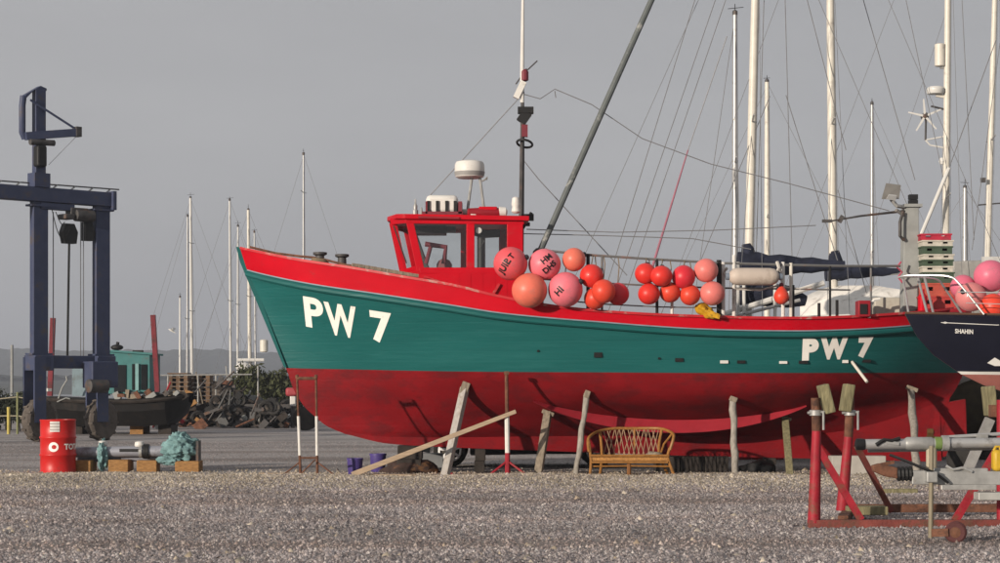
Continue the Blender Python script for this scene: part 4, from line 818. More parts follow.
part('top_beam', MB().box(lp(-1.85,0,6.43), (8.3,.3,.38), LR), BLUE, lift, 0, bev=.02)
part('beam_end', MB().box(lp(1.98,0,6.4), (.1,.5,.5), LR), BLUE, lift, 0)
part('corner_plate', MB().box(lp(.45,.0,6.14), (1.0,.26,.16), LR), BLUE, lift, 0)
part('walkway_rail', MB().path([lp(-5.4,-.1,6.75), lp(-1,-.1,6.72), lp(2.3,-.1,6.74)], .02, 6), DARKSTEEL, lift)
for k in range(14): part('rail_clip', MB().bar(lp(-4.6+k*.5,-.1,6.6), lp(-4.45+k*.5,-.1,6.73), .05, .03), STEEL, lift, 0)
mst = part('jib_mast', MB().box(lp(0,0,7.9), (.30,.20,2.5), LR), BLUE, lift, 0, bev=.015)
part('mast_collar', MB().box(lp(0,0,6.8), (.46,.36,.36), LR), BLUE, mst, 0)
part('mast_top', MB().prism([lp(-.16,.09,9.14), lp(.16,.09,9.14), lp(.16,.09,9.2), lp(0,.09,9.25), lp(-.4,.09,8.98), lp(-.4,.09,8.88)], LN_*-.18), BLUE, mst, 0)
part('pivot_tube', MB().path([lp(-.42,0,8.95), lp(-.45,0,8.7), lp(-.45,0,8.0), lp(-.38,0,7.85)], .085, 10), BLUE, mst)
part('jib_arm', MB().bar(lp(-.42,.1,7.9), lp(.86,.3,8.10), .16, .2), BLUE, mst, 0); part('jib_head', MB().box(lp(.88,.3,8.12), (.16,.2,.26), LR), DARKSTEEL, mst, 0)
part('jib_tie', MB().tube(lp(-.3,.12,8.85), lp(.78,.3,8.22), .03), BLUE, mst)
part('chain_hoist', MB().box(lp(-.08,.2,7.4), (.28,.26,.55), LR), BLACK, mst, 0, bev=.05); part('hoist_rollers', MB().path([lp(-.35,.2,7.75), lp(.3,.2,7.78)], .08, 10), DARKSTEEL, mst)
part('hoist_wire', MB().tube(lp(.88,.3,8.02), lp(.15,.2,7.2), .006), WIRE, mst)
tro = part('trolley', MB().box(lp(1.05,.0,6.0), (.55,.3,.3), LR).box(lp(.75,0,5.9), (.3,.4,.14), LR), DARKSTEEL, lift, 0, bev=.03)
part('trolley_motor', MB().lathe(lp(1.2,.1,5.95), [(.1,-.3),(.16,-.28),(.16,.25),(.08,.3)], LT, 12), DARKSTEEL, tro)
part('hook_block', MB().prism([lp(.68,.1,5.72), lp(.92,.1,5.72), lp(1.02,.1,5.5), lp(.98,.1,5.2), lp(.66,.1,5.2), lp(.6,.1,5.5)], LN_*-.2), BLACK, lift, 0)
part('hook_block', MB().prism([lp(1.22,.1,5.8), lp(1.42,.1,5.8), lp(1.5,.1,5.5), lp(1.46,.1,5.3), lp(1.22,.1,5.3)], LN_*-.2), BLACK, lift, 0)
for u, z0, z1, r_, m_ in ((.80,5.2,2.2,.032,BLACK), (1.12,5.8,2.0,.012,WIRE), (1.2,5.8,2.0,.012,WIRE), (.36,6.0,2.3,.014,WIRE)): part('hoist_cable', MB().tube(lp(u,.05,z0), lp(u-.05 if r_ > .02 else u,.05,z1), r_, n=6), m_, lift)
part('festoon_cable', MB().path(catmull([lp(.3,.1,6.05), lp(.45,.1,5.5), lp(.62,.1,5.3), lp(.8,.1,5.6)], 5), .012, 5), BLACK, lift); part('festoon_cable', MB().path(catmull([lp(.4,.1,6.0), lp(.55,.1,5.7), lp(.65,.1,5.75)], 5), .012, 5), BLACK, lift)
part('engine_box', MB().box(lp(1.5,.35,1.75), (.8,.5,.7), LR), BLUE, lift, 0, bev=.03); part('hydraulic_tank', MB().lathe(lp(1.3,.55,1.45), [(.1,-.3),(.18,-.27),(.18,.27),(.1,.3)], LT, 12), DARKSTEEL, lift)
part('lamp', MB().box(lp(.1,.32,1.35), (.12,.06,.08), LR), GRP, lift, 0)

# ------------------------------------------------------------------ old barge with turquoise cabin
D = 61.0
barge = thing('work_barge', 'old black work barge with a turquoise cabin and red posts', 'barge', G(130, D))
BH = mat('black_tar_hull', (0.010,0.009,0.009), 0.8, var=.4, dirt=(0.025,0.018,0.014), dirt_amt=.3)
rows = []
for px, hw, zk, zs in ((52,1.0,.9,1.15),(66,1.35,.35,1.12),(90,1.5,.25,1.08),(120,1.5,.25,1.06),(150,1.5,.25,1.08),(172,1.35,.3,1.14),(184,1.0,.6,1.2),(191,.5,.95,1.25)):
    x = G(px, D).x; rows.append([(x,D-hw,zs),(x,D-hw*.97,zs*.55+zk*.45),(x,D-hw*.7,zk),(x,D+hw*.7,zk),(x,D+hw*.97,zs*.55+zk*.45),(x,D+hw,zs)])
part('hull', MB().grid(rows, True), BH, barge, 30)
part('rub_rail', MB().path([(r_[0][0], r_[0][1]-.03, r_[0][2]-.08) for r_ in rows], .06, 6), DARKWOOD, barge)
part('foredeck', MB().grid([[(r_[0][0], r_[0][1]+.05, r_[0][2]-.02) for r_ in rows], [(r_[-1][0], r_[-1][1]-.05, r_[-1][2]-.02) for r_ in rows]]), DARKWOOD, barge)
cz = zat(393, D); ct = zat(352, D)
cab = part('cabin', MB().prism([P(107,394,D-.9), P(150,394,D-.9), P(150,354,D-.9), P(107,350.5,D-.9)], (0,1.8,0)), TURQ, barge, 0, bev=.02)
part('cabin_roof', MB().prism([P(105,349.5,D-1.0), P(152,353,D-1.0), P(152,355,D-1.0), P(105,351.5,D-1.0)], (0,2.0,0)), TURQ, cab, 0)
for a, b_, t0, t1 in ((114,126,365,392),(132,139,364,390),(141,147,364.5,390)): part('cabin_window', MB().prism([P(a,t1,D-.93), P(b_,t1,D-.93), P(b_,t0,D-.93), P(a,t0,D-.93)], (0,.025,0)), DARKGLASS, cab, 0)
part('cabin_divider', MB().box(P(137,377,D-.95), (.1,.03,.8)), mat('pale_turquoise', (0.22,0.42,0.42), .6), cab, 0)
part('after_cabin', MB().prism([P(72,396,D-.8), P(100,396,D-.8), P(100,356,D-.8), P(72,357,D-.8)], (0,1.6,0)), mat('pale_blue_cabin', (0.22,0.30,0.34), .6, dirt=(.15,.18,.19), dirt_amt=.3), barge, 0)
part('roof_gear', MB().ball(P(117,347.5,D-.5), .13, 12, 8, (1.5,1,.7)).tube(P(117,347,D-.5), P(118,342,D-.5), .05), BLACK, barge)
part('roof_gear', MB().box(P(138,351.5,D-.4), (.3,.2,.08)), BLACK, barge)
SP = mat('dark_red_spud', (0.20,0.018,0.03), .6, var=.2, dirt=(.08,.02,.02), dirt_amt=.3)
for a, b_ in (((153,315),(157.5,392)), ((53,318),(50,396))): part('spud_post', MB().bar(P(*a,D-1.2), P(*b_,D-1.2), .14, .16), SP, barge, 0)
for i in range(16):
    px = 118+i*4.3+random.uniform(-2,2); q = P(px, 396+random.uniform(-3,2), D-1.1+random.uniform(0,.4)); q.z = max(q.z, 1.1)
    part('deck_scrap', MB().box(q, (random.uniform(.1,.35), random.uniform(.1,.3), random.uniform(.08,.3)), Matrix.Rotation(random.uniform(-.8,.8),3,'Y')), random.choice([DARKSTEEL, RUST, TIMBER, DARKWOOD, GREYPOST]), barge, 0)
part('deck_pipe', MB().path([P(58,400,D-1.4), P(62,388,D-1.4), P(67,380,D-1.4), P(66,376,D-1.4)], .025, 6), GREYPOST, barge); part('deck_pipe', MB().path([P(57,402,D-1.5), P(66,398,D-1.5), P(70,399,D-1.5)], .02, 6), GREYPOST, barge)
for px, lb in ((80,'dark chock under the left end of the barge'), (140,'orange brown chock under the middle of the barge'), (168,'dark chock under the right end of the barge')): gbox(px, D, (.4,1.2,.30), BLOCKW if px == 140 else DARKWOOD, 'barge_chock', lb, 'block', 0, .01, 'chocks under the barge')

# ------------------------------------------------------------------ foliage
LEAF = [mat('olive_leaves', (0.055,0.062,0.026), .8, var=.5, scale=2), mat('dark_hedge_leaves', (0.028,0.034,0.018), .8, var=.5, scale=2)]
def shrub(px, D, wd, ht, label, m_, seed, n=2600, upright=.0):
    rs = np.random.default_rng(seed); q = G(px, D); t_ = thing('shrub', label, 'shrub', q, 'shrubs behind the yard')
    st = MB()
    for k in range(7):
        a = rs.uniform(-1,1); part('stem', MB().path([q+Vector((a*wd*.25,0,0)), q+Vector((a*wd*.35,.1,ht*.45)), q+Vector((a*wd*.42,.1,ht*.8))], [.03,.02,.008], 5), DARKWOOD, t_)
    mb = MB(); lobes = [(rs.uniform(-.5,.5)*wd, rs.uniform(-.25,.25)*wd*.6, ht*rs.uniform(.2,.78), rs.uniform(.14,.26)*min(wd,ht*1.6)) for _ in range(14)]
    for i in range(n):
        x, y, z, r_ = lobes[i % 14]; d = rs.normal(size=3); d /= np.linalg.norm(d); rr = r_*rs.uniform(.4,1.12)
        c_ = np.array([x,y,z])+d*rr*np.array([1,1,.9+upright]); c_[2] = abs(c_[2]); s2 = rs.uniform(.04,.085)*(ht/1.8)
        u = rs.normal(size=3); u[2] += upright*2; u /= np.linalg.norm(u); v_ = np.cross(u, rs.normal(size=3)); v_ /= np.linalg.norm(v_)
        b0 = np.array(q)+c_; mb.add([b0-u*s2*1.5, b0+v_*s2*.55, b0+u*s2*1.5, b0-v_*s2*.55], [(0,1,2,3)])
    me = bpy.data.meshes.new('foliage'); me.from_pydata([Vector(v)-q for v in mb.v], [], mb.f); me.materials.append(m_); o = bpy.data.objects.new('foliage', me); C.objects.link(o); o.parent = t_; tag(o, kind='stuff')
shrub(268, 82, 2.4, 2.3, 'olive green bush right under the bow', LEAF[0], 1, 3600, .5); shrub(248, 83, 1.8, 1.9, 'lower olive bush left of the bow bush', LEAF[0], 2, 2400, .4); shrub(286, 83, 1.6, 1.9, 'olive bush half hidden by the red forefoot', LEAF[0], 5, 2200, .5)
shrub(8, 66, 2.0, 1.3, 'dark hedge bush behind the yellow post', LEAF[1], 3, 3000); shrub(28, 64, 1.2, 1.4, 'dark hedge bush beside the left hoist wheel', LEAF[1], 4, 2200); shrub(-18, 66, 2.0, 1.3, 'dark hedge bush at the left picture edge', LEAF[1], 6, 2500)
# rope fence at the left
D = 60.5
for px, top, m_, r_, lb in ((8.6,408,mat('yellow_post_paint', (0.55,0.45,0.12), .7),.05,'short yellow post at the left edge of the yard'), (17.5,393,mat('olive_post', (0.24,0.25,0.12), .8),.035,'thin olive post holding the rope fence')):
    q = G(px, D); t_ = thing('fence_post', lb, 'post', q); part('shaft', MB().tube(q-Vector((0,0,.05)), P(px,top,D), r_), m_, t_); part('cap', MB().lathe(P(px,top,D), [(r_*1.1,-.02),(r_*1.1,.02),(.01,.03)], n=8), m_, t_)
single('fence_rope', MB().path([P(-40,402,D), P(-10,400,D), P(17,397,D), P(28,399,D), P(34,403,D+.2)], .018, 5), mat('pale_rope', (0.42,0.38,0.28), .9), 'upper pale rope strung from the olive post', 'rope'); single('fence_rope', MB().path([P(-40,417,D), P(-10,416,D), P(17,416,D), P(33,418,D)], .018, 5), _m['pale_rope'], 'lower pale rope strung from the olive post', 'rope')
single('mooring_pole', MB().tube(G(12,96,-2.5), P(12,345,96), .09, .07), GREYPOST, 'thin grey pole rising behind the hedge', 'pole')

# ------------------------------------------------------------------ clutter under the far masts
D = 74.0
def stack(px0, px1, D, ztop, n, m_, label):
    t_ = thing('pallet_stack', label, 'pallets', G((px0+px1)/2, D), 'stacked pallets at the yard edge'); xa = G(px0, D).x; xb = G(px1, D).x; h = ztop/n
    for i in range(n):
        z = i*h; part('deck_board', MB().box(((xa+xb)/2+random.uniform(-.04,.04), D, z+h*.86), (xb-xa, 1.0, h*.22)), m_, t_, 0)
        for k in range(3): part('bearer', MB().box((xa+(xb-xa)*(.12+.38*k), D, z+h*.38), (.14, .95, h*.7)), m_, t_, 0)
PAL1 = mat('brown_pallet_wood', (0.16,0.10,0.06), .9, var=.4, scale=3); PAL2 = mat('grey_pallet_wood', (0.12,0.10,0.085), .9, var=.4, scale=3)
stack(170, 190, D, zat(373,D), 12, PAL1, 'tall brown stack of pallets under the white mast'); stack(192, 212, D+.6, zat(374,D), 12, PAL1, 'brown stack of pallets right of the tallest one'); stack(214, 226, D+.2, zat(383,D), 10, PAL2, 'narrow grey stack of pallets beside the brown ones')
t_ = thing('scaffold_rail', 'thin galvanised scaffold rail in front of the pallets', 'rail', G(205, D-1.6)); DD = D-1.6
part('rail', MB().tube(P(158,375.5,DD), P(252,374.5,DD), .03, n=6), STEEL, t_)
for px in (168, 198, 216, 229, 258): part('upright', MB().tube(G(px, DD), P(px,375 if px < 250 else 366,DD), .028, n=6), STEEL, t_)
part('brace', MB().tube(P(196,372,DD), P(203,404,DD), .022), TIMBER, t_); part('brace', MB().tube(P(226,366,DD), P(230,402,DD), .03), STEEL, t_)
TYRE_D = mat('tyre_rubber', (0,0,0))
def trailer(px0, px1, D, label, wheels, h=.75):
    t_ = thing('flat_trailer', label, 'trailer', G((px0+px1)/2, D), 'dark trailers parked at the yard edge'); xa = G(px0,D).x; xb = G(px1,D).x
    for s2 in (-.7,.7): part('side_rail', MB().box(((xa+xb)/2, D+s2, h), (xb-xa,.1,.14)), DARKSTEEL, t_, 0)
    for k in range(5): part('cross_member', MB().box((xa+(xb-xa)*(.03+.235*k), D, h), (.08,1.3,.1)), DARKSTEEL, t_, 0)
    for px in wheels:
        for s2 in (-.95,.95):
            c_ = Vector((G(px,D).x, D+s2, .34)); w_ = part('wheel', MB().lathe(c_, [(.16,-.1),(.3,-.11),(.34,-.07),(.34,.07),(.3,.11),(.16,.1)], (0,1,0), 20), RUBBER, t_); part('hub', MB().lathe(c_, [(.06,-.12),(.17,-.08),(.17,.08),(.06,.12)], (0,1,0), 12), GREYPOST, w_)
    part('axle', MB().tube((G(wheels[0],D).x, D-.9, .34), (G(wheels[0],D).x, D+.9, .34), .04), DARKSTEEL, t_); part('drawbar', MB().bar((xa,D,h), (xa-.9,D,.4), .1,.1), DARKSTEEL, t_, 0)
trailer(225, 292, 71, 'dark flat trailer parked left of the bow', (248, 262)); trailer(196, 232, 73, 'small dark trailer in front of the pallets', (214,))
def scrap(px, py, D, n, spread, label, seed, cols_):
    rs = random.Random(seed); t_ = thing('scrap_pile', label, 'scrap', G(px, D), 'scrap and gear at the yard edge')
    zt = zat(py, D)
    for i in range(n):
        f_ = rs.random()**1.3; z = zt*f_; x = G(px,D).x+rs.gauss(0,1)*spread*(1.15-f_)*.55; y = D+rs.uniform(-.4,.4); k = rs.random()
        if k < .55: part('scrap_piece', MB().box((x,y,max(z,.12)), (rs.uniform(.15,.5),rs.uniform(.15,.4),rs.uniform(.12,.4)), Matrix.Rotation(rs.uniform(-.9,.9),3,'Y')), rs.choice(cols_), t_, 0)
        elif k < .93: part('pipe', MB().tube((x-.3,y,max(z-.3,.05)), (x+rs.uniform(-.3,.4),y+.1,z+rs.uniform(.1,.5)), .035, n=6), rs.choice(cols_), t_)
        else: part('ring', MB().torus((x,y,max(z,.25)), .2, .07, (rs.uniform(-.6,.6),1,rs.uniform(-.3,.3)), 14, 6), RUBBER, t_)
scrap(222, 380, 71.8, 34, 1.0, 'dark heap of machine parts right of the pallets', 11, [DARKSTEEL, RUST, BLACK, DARKWOOD]); scrap(196, 392, 71.5, 26, 1.1, 'low heap of dark gear before the pallets', 12, [DARKSTEEL, RUST, DARKWOOD, BLOCKW]); scrap(252, 398, 72.5, 26, 1.3, 'heap of dark gear loaded on the trailer by the bushes', 13, [DARKSTEEL, DARKWOOD, BLACK, GREYPOST]); scrap(172, 396, 68, 24, .9, 'mixed rusty gear beside the barge bow', 14, [RUST, DARKSTEEL, REDOX, BLOCKW, GREYPOST]); scrap(238, 393, 70.2, 30, .9, 'tangle of dark pipes and tyres left of the bow frame', 16, [BLACK, DARKWOOD, DARKSTEEL, mat('dirty_steel_grey', (.12,.12,.12), .7)]); scrap(270, 404, 69.2, 26, 1.0, 'low tangle of dark steel gear near the forefoot', 17, [BLACK, DARKWOOD, DARKSTEEL, RUST]); scrap(285, 405, 73, 18, .7, 'dark gear behind the bow frame stand', 15, [DARKSTEEL, BLACK, DARKWOOD])
c_ = P(276,409,69.5); w_ = thing('scrap_road_wheel', 'large tyre leaning against gear left of the red forefoot', 'tyre', G(276,69.5)); part('casing', MB().lathe(Vector((c_.x,69.5,.42)), [(.22,-.1),(.38,-.12),(.42,-.06),(.42,.06),(.38,.12),(.22,.1)], (.5,1,.2), 22), RUBBER, w_); part('rim', MB().lathe(Vector((c_.x,69.5,.42)), [(.1,-.05),(.22,-.06),(.22,.06),(.1,.05)], (.5,1,.2), 16), DARKSTEEL, w_)
t_ = thing('outboard_engine', 'red and white outboard engine standing below the stem', 'engine', G(292, 70)); part('cowl', MB().box(P(292,392,70), (.42,.4,.3)), mat('faded_red_cowl', (.4,.06,.07), .5), t_, bev=.08); part('leg', MB().box(P(293,400,70), (.2,.2,.45)), GRP, t_, bev=.03); part('shaft', MB().tube(G(293,70), P(293,404,70), .08), DARKSTEEL, t_)
t_ = thing('cable_drum', 'round wooden cable drum behind the bow frame', 'drum', G(306, 66)); part('flange', MB().lathe(Vector((G(306,66).x,65.6,.4)), [(.4,-.03),(.4,.03)], (0,1,0), 20), DARKWOOD, t_); part('flange', MB().lathe(Vector((G(306,66).x,66.4,.4)), [(.4,-.03),(.4,.03)], (0,1,0), 20), DARKWOOD, t_); part('core', MB().lathe(Vector((G(306,66).x,66,.4)), [(.28,-.38),(.28,.38)], (0,1,0), 16), DARKWOOD, t_)
# ------------------------------------------------------------------ yachts
def yacht(label, px, D, top, r, hullm=GRP, L=8.6, z0=0.0, mastm=CREAM, bow=-1, cover=None, boom_z=3.5, boom_len=2.6, spread=(.45,), covh=.3, rig=True, lean=0.0, cabin=True, group='yachts laid up behind the fishing boat', wind=True, mast_r_top=.75, rb=.006):
    base = G(px, D, z0); t_ = thing('yacht', label, 'yacht', base, group); mx_ = base.x; W = 1.32*L/8.6
    rows = []
    for f_, hb, zk, zs in ((-.46,.04,1.95,2.62),(-.40,.3,1.5,2.56),(-.28,.66,1.12,2.46),(-.12,.92,.95,2.38),(.05,1.0,.92,2.34),(.22,.92,1.0,2.34),(.38,.72,1.2,2.36),(.50,.55,1.42,2.4)):
        x = mx_+bow*-1*f_*L; hw = hb*W; rows.append([(x,D-hw,z0+zs),(x,D-hw*.98,z0+zs*.6+zk*.4),(x,D-hw*.72,z0+zs*.25+zk*.75),(x,D-hw*.2,z0+zk),(x,D+hw*.2,z0+zk),(x,D+hw*.72,z0+zs*.25+zk*.75),(x,D+hw*.98,z0+zs*.6+zk*.4),(x,D+hw,z0+zs)])
    part('hull', MB().grid(rows, True), hullm, t_, 60)
    part('deck', MB().grid([[(q[0][0], q[0][1], q[0][2]+.012) for q in rows], [(q[-1][0], q[-1][1], q[-1][2]+.012) for q in rows]]), CREAM, t_, 0)
    part('keel', MB().prism([(mx_-.5,D-.06,z0+1.0),(mx_+.9,D-.06,z0+1.0),(mx_+.7,D-.06,z0+.0),(mx_-.3,D-.06,z0+.0)], (0,.12,0)), ANTI, t_, 0)
    if cabin:
        cb = part('coachroof', MB().prism([(mx_-.9,D-.7,z0+2.35),(mx_-.55,D-.7,z0+2.72),(mx_+1.9,D-.7,z0+2.82),(mx_+2.0,D-.7,z0+2.35)], (0,1.4,0)), hullm if hullm is GRP else GRP, t_, 0, bev=.03)
        for k in range(2): part('cabin_window', MB().box((mx_+.2+k*.8, D-.71, z0+2.56), (.5,.02,.14)), DARKGLASS, cb, 0)
    zt = zat(top, D); M0 = Vector((mx_, D, z0+2.4)); M1 = Vector((mx_+lean*(zt-2.4), D, zt))
    ms = part('mast', MB().path([M0, M0.lerp(M1,.5), M1], [r, r*.97, r*mast_r_top], 12), mastm, t_, 60)
    for f_ in spread:
        q = M0.lerp(M1, f_); part('spreader', MB().path([q+Vector((-.06,-.75,.05)), q, q+Vector((.06,.75,.05))], .018, 6), ALU, ms)
    if wind and top > 0:
        wa_ = random.uniform(0, 3.1); wv = Vector((math.cos(wa_), math.sin(wa_), .1))*random.uniform(.08,.17); wh2 = random.uniform(.18,.34); part('wind_vane', MB().tube(M1, M1+Vector((0,0,wh2)), .009, n=5).tube(M1-wv+Vector((0,0,wh2*.6)), M1+wv*1.2+Vector((0,0,wh2*.6)), .008, n=5), BLACK, ms); part('masthead_lamp', MB().lathe(M1, [(.05,-.05),(.06,.0),(.06,.07),(.02,.1)], n=8), DARKSTEEL, ms)
    if rig:
        for a, b_ in ((M1+Vector((0,0,-.1)), Vector((mx_+bow*L*.44, D, z0+2.6))), (M1, Vector((mx_-bow*L*.49, D, z0+2.45))), (M0.lerp(M1,.97), Vector((mx_+.15, D-W*.9, z0+2.4))), (M0.lerp(M1,.97), Vector((mx_+.15, D+W*.9, z0+2.4))), (M0.lerp(M1,.45), Vector((mx_-.35, D-W*.9, z0+2.4)))): part('stay', MB().tube(a, b_, rb, n=5), WIRE, t_)
        part('halyard', MB().tube(M0+Vector((.10,-.1,.3)), M1+Vector((.06,-.05,-.3)), rb*.8, n=5), WIRE, t_)
    if cover is not None:
        ba = Vector((mx_, D, boom_z)); bb_ = Vector((mx_-bow*boom_len, D, boom_z+.12)); bm_ = part('boom', MB().tube(ba, bb_, .06), ALU, t_)
        pts = [ba.lerp(bb_, k/9)+Vector((0,-.0,covh*.42*(1-k/9)**.8)) for k in range(10)]; pts[0] = pts[0]+Vector((bow*.18,0,.0))
        rr = [covh*(.92-.62*(k/9)**.9)*(1+.12*math.sin(k*2.3)) for k in range(10)]
        part('sail_cover', MB().path(pts, rr, 10), cover, t_, 60); part('cover_collar', MB().path([ba+Vector((0,0,.1)), ba+Vector((.03,0,.35)), ba+Vector((0,0,.55))], [r*2.2, r*1.7, r*1.15], 10), cover, t_, 60)
    part('rudder', MB().box((mx_-bow*L*.44, D, z0+1.0), (.35,.06,1.3)), hullm, t_, 0); part('tiller_post', MB().tube((mx_-bow*L*.44, D, z0+1.5), (mx_-bow*L*.44, D, z0+2.7), .03), STEEL, t_)
    part('cradle_leg', MB().tube((mx_-1.2, D-1.0, z0), (mx_-1.2, D-.75, z0+1.35), .05), REDOX, t_); part('cradle_leg', MB().tube((mx_+1.6, D-1.0, z0), (mx_+1.6, D-.75, z0+1.35), .05), REDOX, t_)
    return t_, ms, M0, M1
A = yacht('yacht with thick cream mast and navy sail cover right of the pale buoys', 747, 39.0, -140, .088, boom_z=zat(272,39), boom_len=1.9, cover=NAVYC, covh=.30, lean=.024)
B = yacht('yacht with thick cream mast rising behind the long navy boom cover', 834, 42.3, -140, .092, boom_z=zat(277,42.3), boom_len=1.55, cover=NAVYC, covh=.19, lean=-.011)
H = yacht('yacht with slim grey mast topping out left of the thick cream mast', 735, 45.8, 14, .072, mastm=ALU, spread=(.55,), L=8, rig=False)
E = yacht('yacht with short slim mast just right of the thick cream mast', 767, 58, 82, .085, spread=(.5,), L=8)
F = yacht('distant yacht with thin mast between the long boom and the floodlight', 872, 70, 104, .07, mastm=ALU, spread=(.42,), L=8)
Cc = yacht('yacht whose cream mast carries radar and wind generator', 945, 49.0, -150, .086, spread=(.3,), L=10, lean=.008)
Gg = yacht('yacht with short stubby mast behind the fish boxes', 965, 62, 188, .09, mastm=ALU, spread=(), L=7)
Dd = yacht('yacht with leaning cream mast at the right picture edge', 985, 53.0, -150, .082, spread=(.42,), L=9, lean=.028)
# yacht A extras
D = 39.0; t_ = A[0]
for a, b_ in (((592,333),(735,-130)), ((601,333),(760,-130)), ((612,333),(770,-130)), ((700,262),(770,96)), ((764,0),(756,262))): part('running_stay', MB().tube(P(*a,D-.2), P(*b_,D), .0085, n=5), WIRE, t_)
part('stowed_spar', MB().tube(P(700,322,D-.8), P(824,283,D-.8), .06), GRP, t_); part('stowed_spar', MB().tube(P(712,322,D-.9), P(800,300,D-.9), .035), ALU, t_)
part('canvas_dodger', MB().path([P(735,296,D-.5), P(760,294,D-.5), P(790,297,D-.5), P(806,301,D-.5)], [.18,.24,.22,.1], 10), NAVYC, t_, 60)
for px, y0 in ((738,262), (744,268), (775,272)): part('boathook', MB().tube(P(px,322,D-.9), P(px,y0,D-.9), .035), GRP, t_)
# yacht B white cover
D = 42.3; t_ = B[0]; rows = []
for k in range(9):
    px = 800+k*12.5; top = 299-13.5*math.sin(min(k/3.2,1)*1.57)+ (k > 6)*(k-6)*2; rows.append([P(px, 322, D-.95), P(px+2*math.sin(k*2), (top*1.2+322*.8)/2+1.5*math.sin(k*1.9), D-.62+.06*math.sin(k*3)), P(px, top, D), P(px, 322, D+.95)])
part('canvas_cover', MB().grid(rows), CANVAS, t_, 60)
for a, b_ in (((785,-5),(794,330)), ((806,-5),(846,150)), ((786,95),(838,262)), ((838,190),(874,320)), ((862,-5),(915,180))): part('running_stay', MB().tube(P(*a,D-.3), P(*b_,D-.3), .009, n=5), WIRE, t_)
# yacht H pink furler line
D = 45.8; t_ = H[0]; part('forestay', MB().tube(P(727,36,D), P(688,150,D), .012, n=6), WIRE, t_); part('furled_sail', MB().tube(P(688,150,D), P(650,275,D), .017, .034, n=8), mat('faded_pink_sailcloth', (0.38,0.15,0.20), .8), t_)
for a, b_ in (((735,16),(741,330)), ((735,16),(690,330)), ((735,150),(728,330))): part('stay', MB().tube(P(*a,D), P(*b_,D-.6), .008, n=5), WIRE, t_)
# yacht C mast gear
D = 49.0; t_, ms = Cc[0], Cc[1]
part('radar_reflector', MB().lathe(P(940,55,D), [(.10,-.28),(.13,-.26),(.13,.26),(.10,.28)], n=14), CREAM, ms); part('reflector_bracket', MB().bar(P(940,68,D), P(949,68,D), .04,.04), STEEL, ms)
rdm = part('radar_scanner', MB().lathe(P(935.5,90.5,D), [(.05,-.09),(.2,-.08),(.22,-.03),(.22,.04),(.18,.09),(.02,.1)], n=18), GRP, ms); part('radar_bracket', MB().bar(P(936,95,D), P(947,97,D), .06,.08), CREAM, ms)
wg = part('wind_generator', MB().lathe(P(925,116,D), [(.04,-.1),(.09,-.06),(.08,.15),(.03,.3)], (0,1,0), 10).tube(P(926,118,D), P(925.5,140,D), .025), DARKSTEEL, ms)
for k in range(5):
    a = R(95+72*k); d_ = Vector((math.cos(a),.0,math.sin(a))); part('blade', MB().bar(P(925,116,D-.08)+d_*.05, P(925,116,D-.08)+d_*.42, .055, .015, up=(0,1,0), tw=.6), GRP, wg, 0)
part('generator_arm', MB().path([P(925.5,140,D), P(930,145,D), P(946,148,D)], .022, 6).tube(P(925.5,140,D), P(946,136,D), .02), GRP, ms); part('upper_arm', MB().tube(P(931,106,D), P(948,110,D), .025), DARKSTEEL, ms)
part('deck_lamp', MB().lathe(P(942,161,D), [(.05,-.08),(.08,.0),(.04,.08)], n=8), GRP, ms)
part('spinnaker_pole', MB().tube(P(919,240,D-.6), P(949,168,D-.3), .05), GRP, t_); part('pole_lift', MB().tube(P(949,168,D-.3), P(996,40,D), .012, n=5), WIRE, t_)
part('deck_shelter', MB().prism([P(948,340,D-.9), P(1050,340,D-.9), P(1045,258,D-.9), P(953,261,D-.9)], (0,1.8,0)), mat('grey_shelter', (0.36,0.35,0.33), .7), t_, 0, bev=.05); part('shelter_panel', MB().box(P(992,260,D-.95), (.5,.06,.16)), GRP, t_)
for a, b_ in (((962,0),(974,240)), ((905,-5),(948,200)), ((1003,20),(972,250))): part('running_stay', MB().tube(P(*a,D-.3), P(*b_,D-.3), .009, n=5), WIRE, t_)
part('short_spreader', MB().tube(P(978,205,53.0), P(1002,203,53.0), .02), DARKSTEEL, Dd[0]); part('mast_step', MB().box(P(983,180,52.8), (.12,.1,.12)), DARKSTEEL, Dd[0])
# yachts afloat beyond the yard edge
wa = 'yachts afloat beyond the yard edge'
yacht('distant yacht with bright white mast above the pallet stacks', 192.5, 104, 198, .085, z0=-2.9, lean=-.012, spread=(.5,.8), group=wa, mastm=GRP, rb=.007)
yacht('distant yacht with thin mast just left of the white mast', 187, 112, 216, .06, z0=-2.9, spread=(.5,), group=wa, mastm=ALU, L=7, lean=.004, rb=.007)
yacht('distant yacht with slender white mast left of the bushes', 231, 104, 200, .065, z0=-2.9, lean=-.008, spread=(.55,), group=wa, mastm=GRP, rb=.007)
K = yacht('distant yacht with white mast crossed by a low yard', 250.5, 98, 210, .095, z0=-2.9, lean=-.014, spread=(.6,), group=wa, mastm=CREAM, rb=.007)
part('yard', MB().tube(P(237,360,97.5), P(264,360,97.5), .08), GRP, K[0]); part('hoisted_fender', MB().lathe(P(264,346,97.5), [(.1,-.32),(.2,-.28),(.2,.28),(.1,.32)], n=12), CREAM, K[0]); part('wrapped_dinghy', MB().ball(P(243,367,97.3), .3, 14, 8, (1.2,.8,.8)), GRP, K[0])
yacht('distant yacht with tall mast rising above the bow bulwark', 303.5, 92, 154, .055, z0=-2.9, spread=(.86,), group=wa, mastm=ALU, rb=.007)
yacht('distant yacht with short thin mast left of the pallets', 180, 118, 297, .065, z0=-2.9, spread=(), group=wa, mastm=GRP, L=6, rig=False)
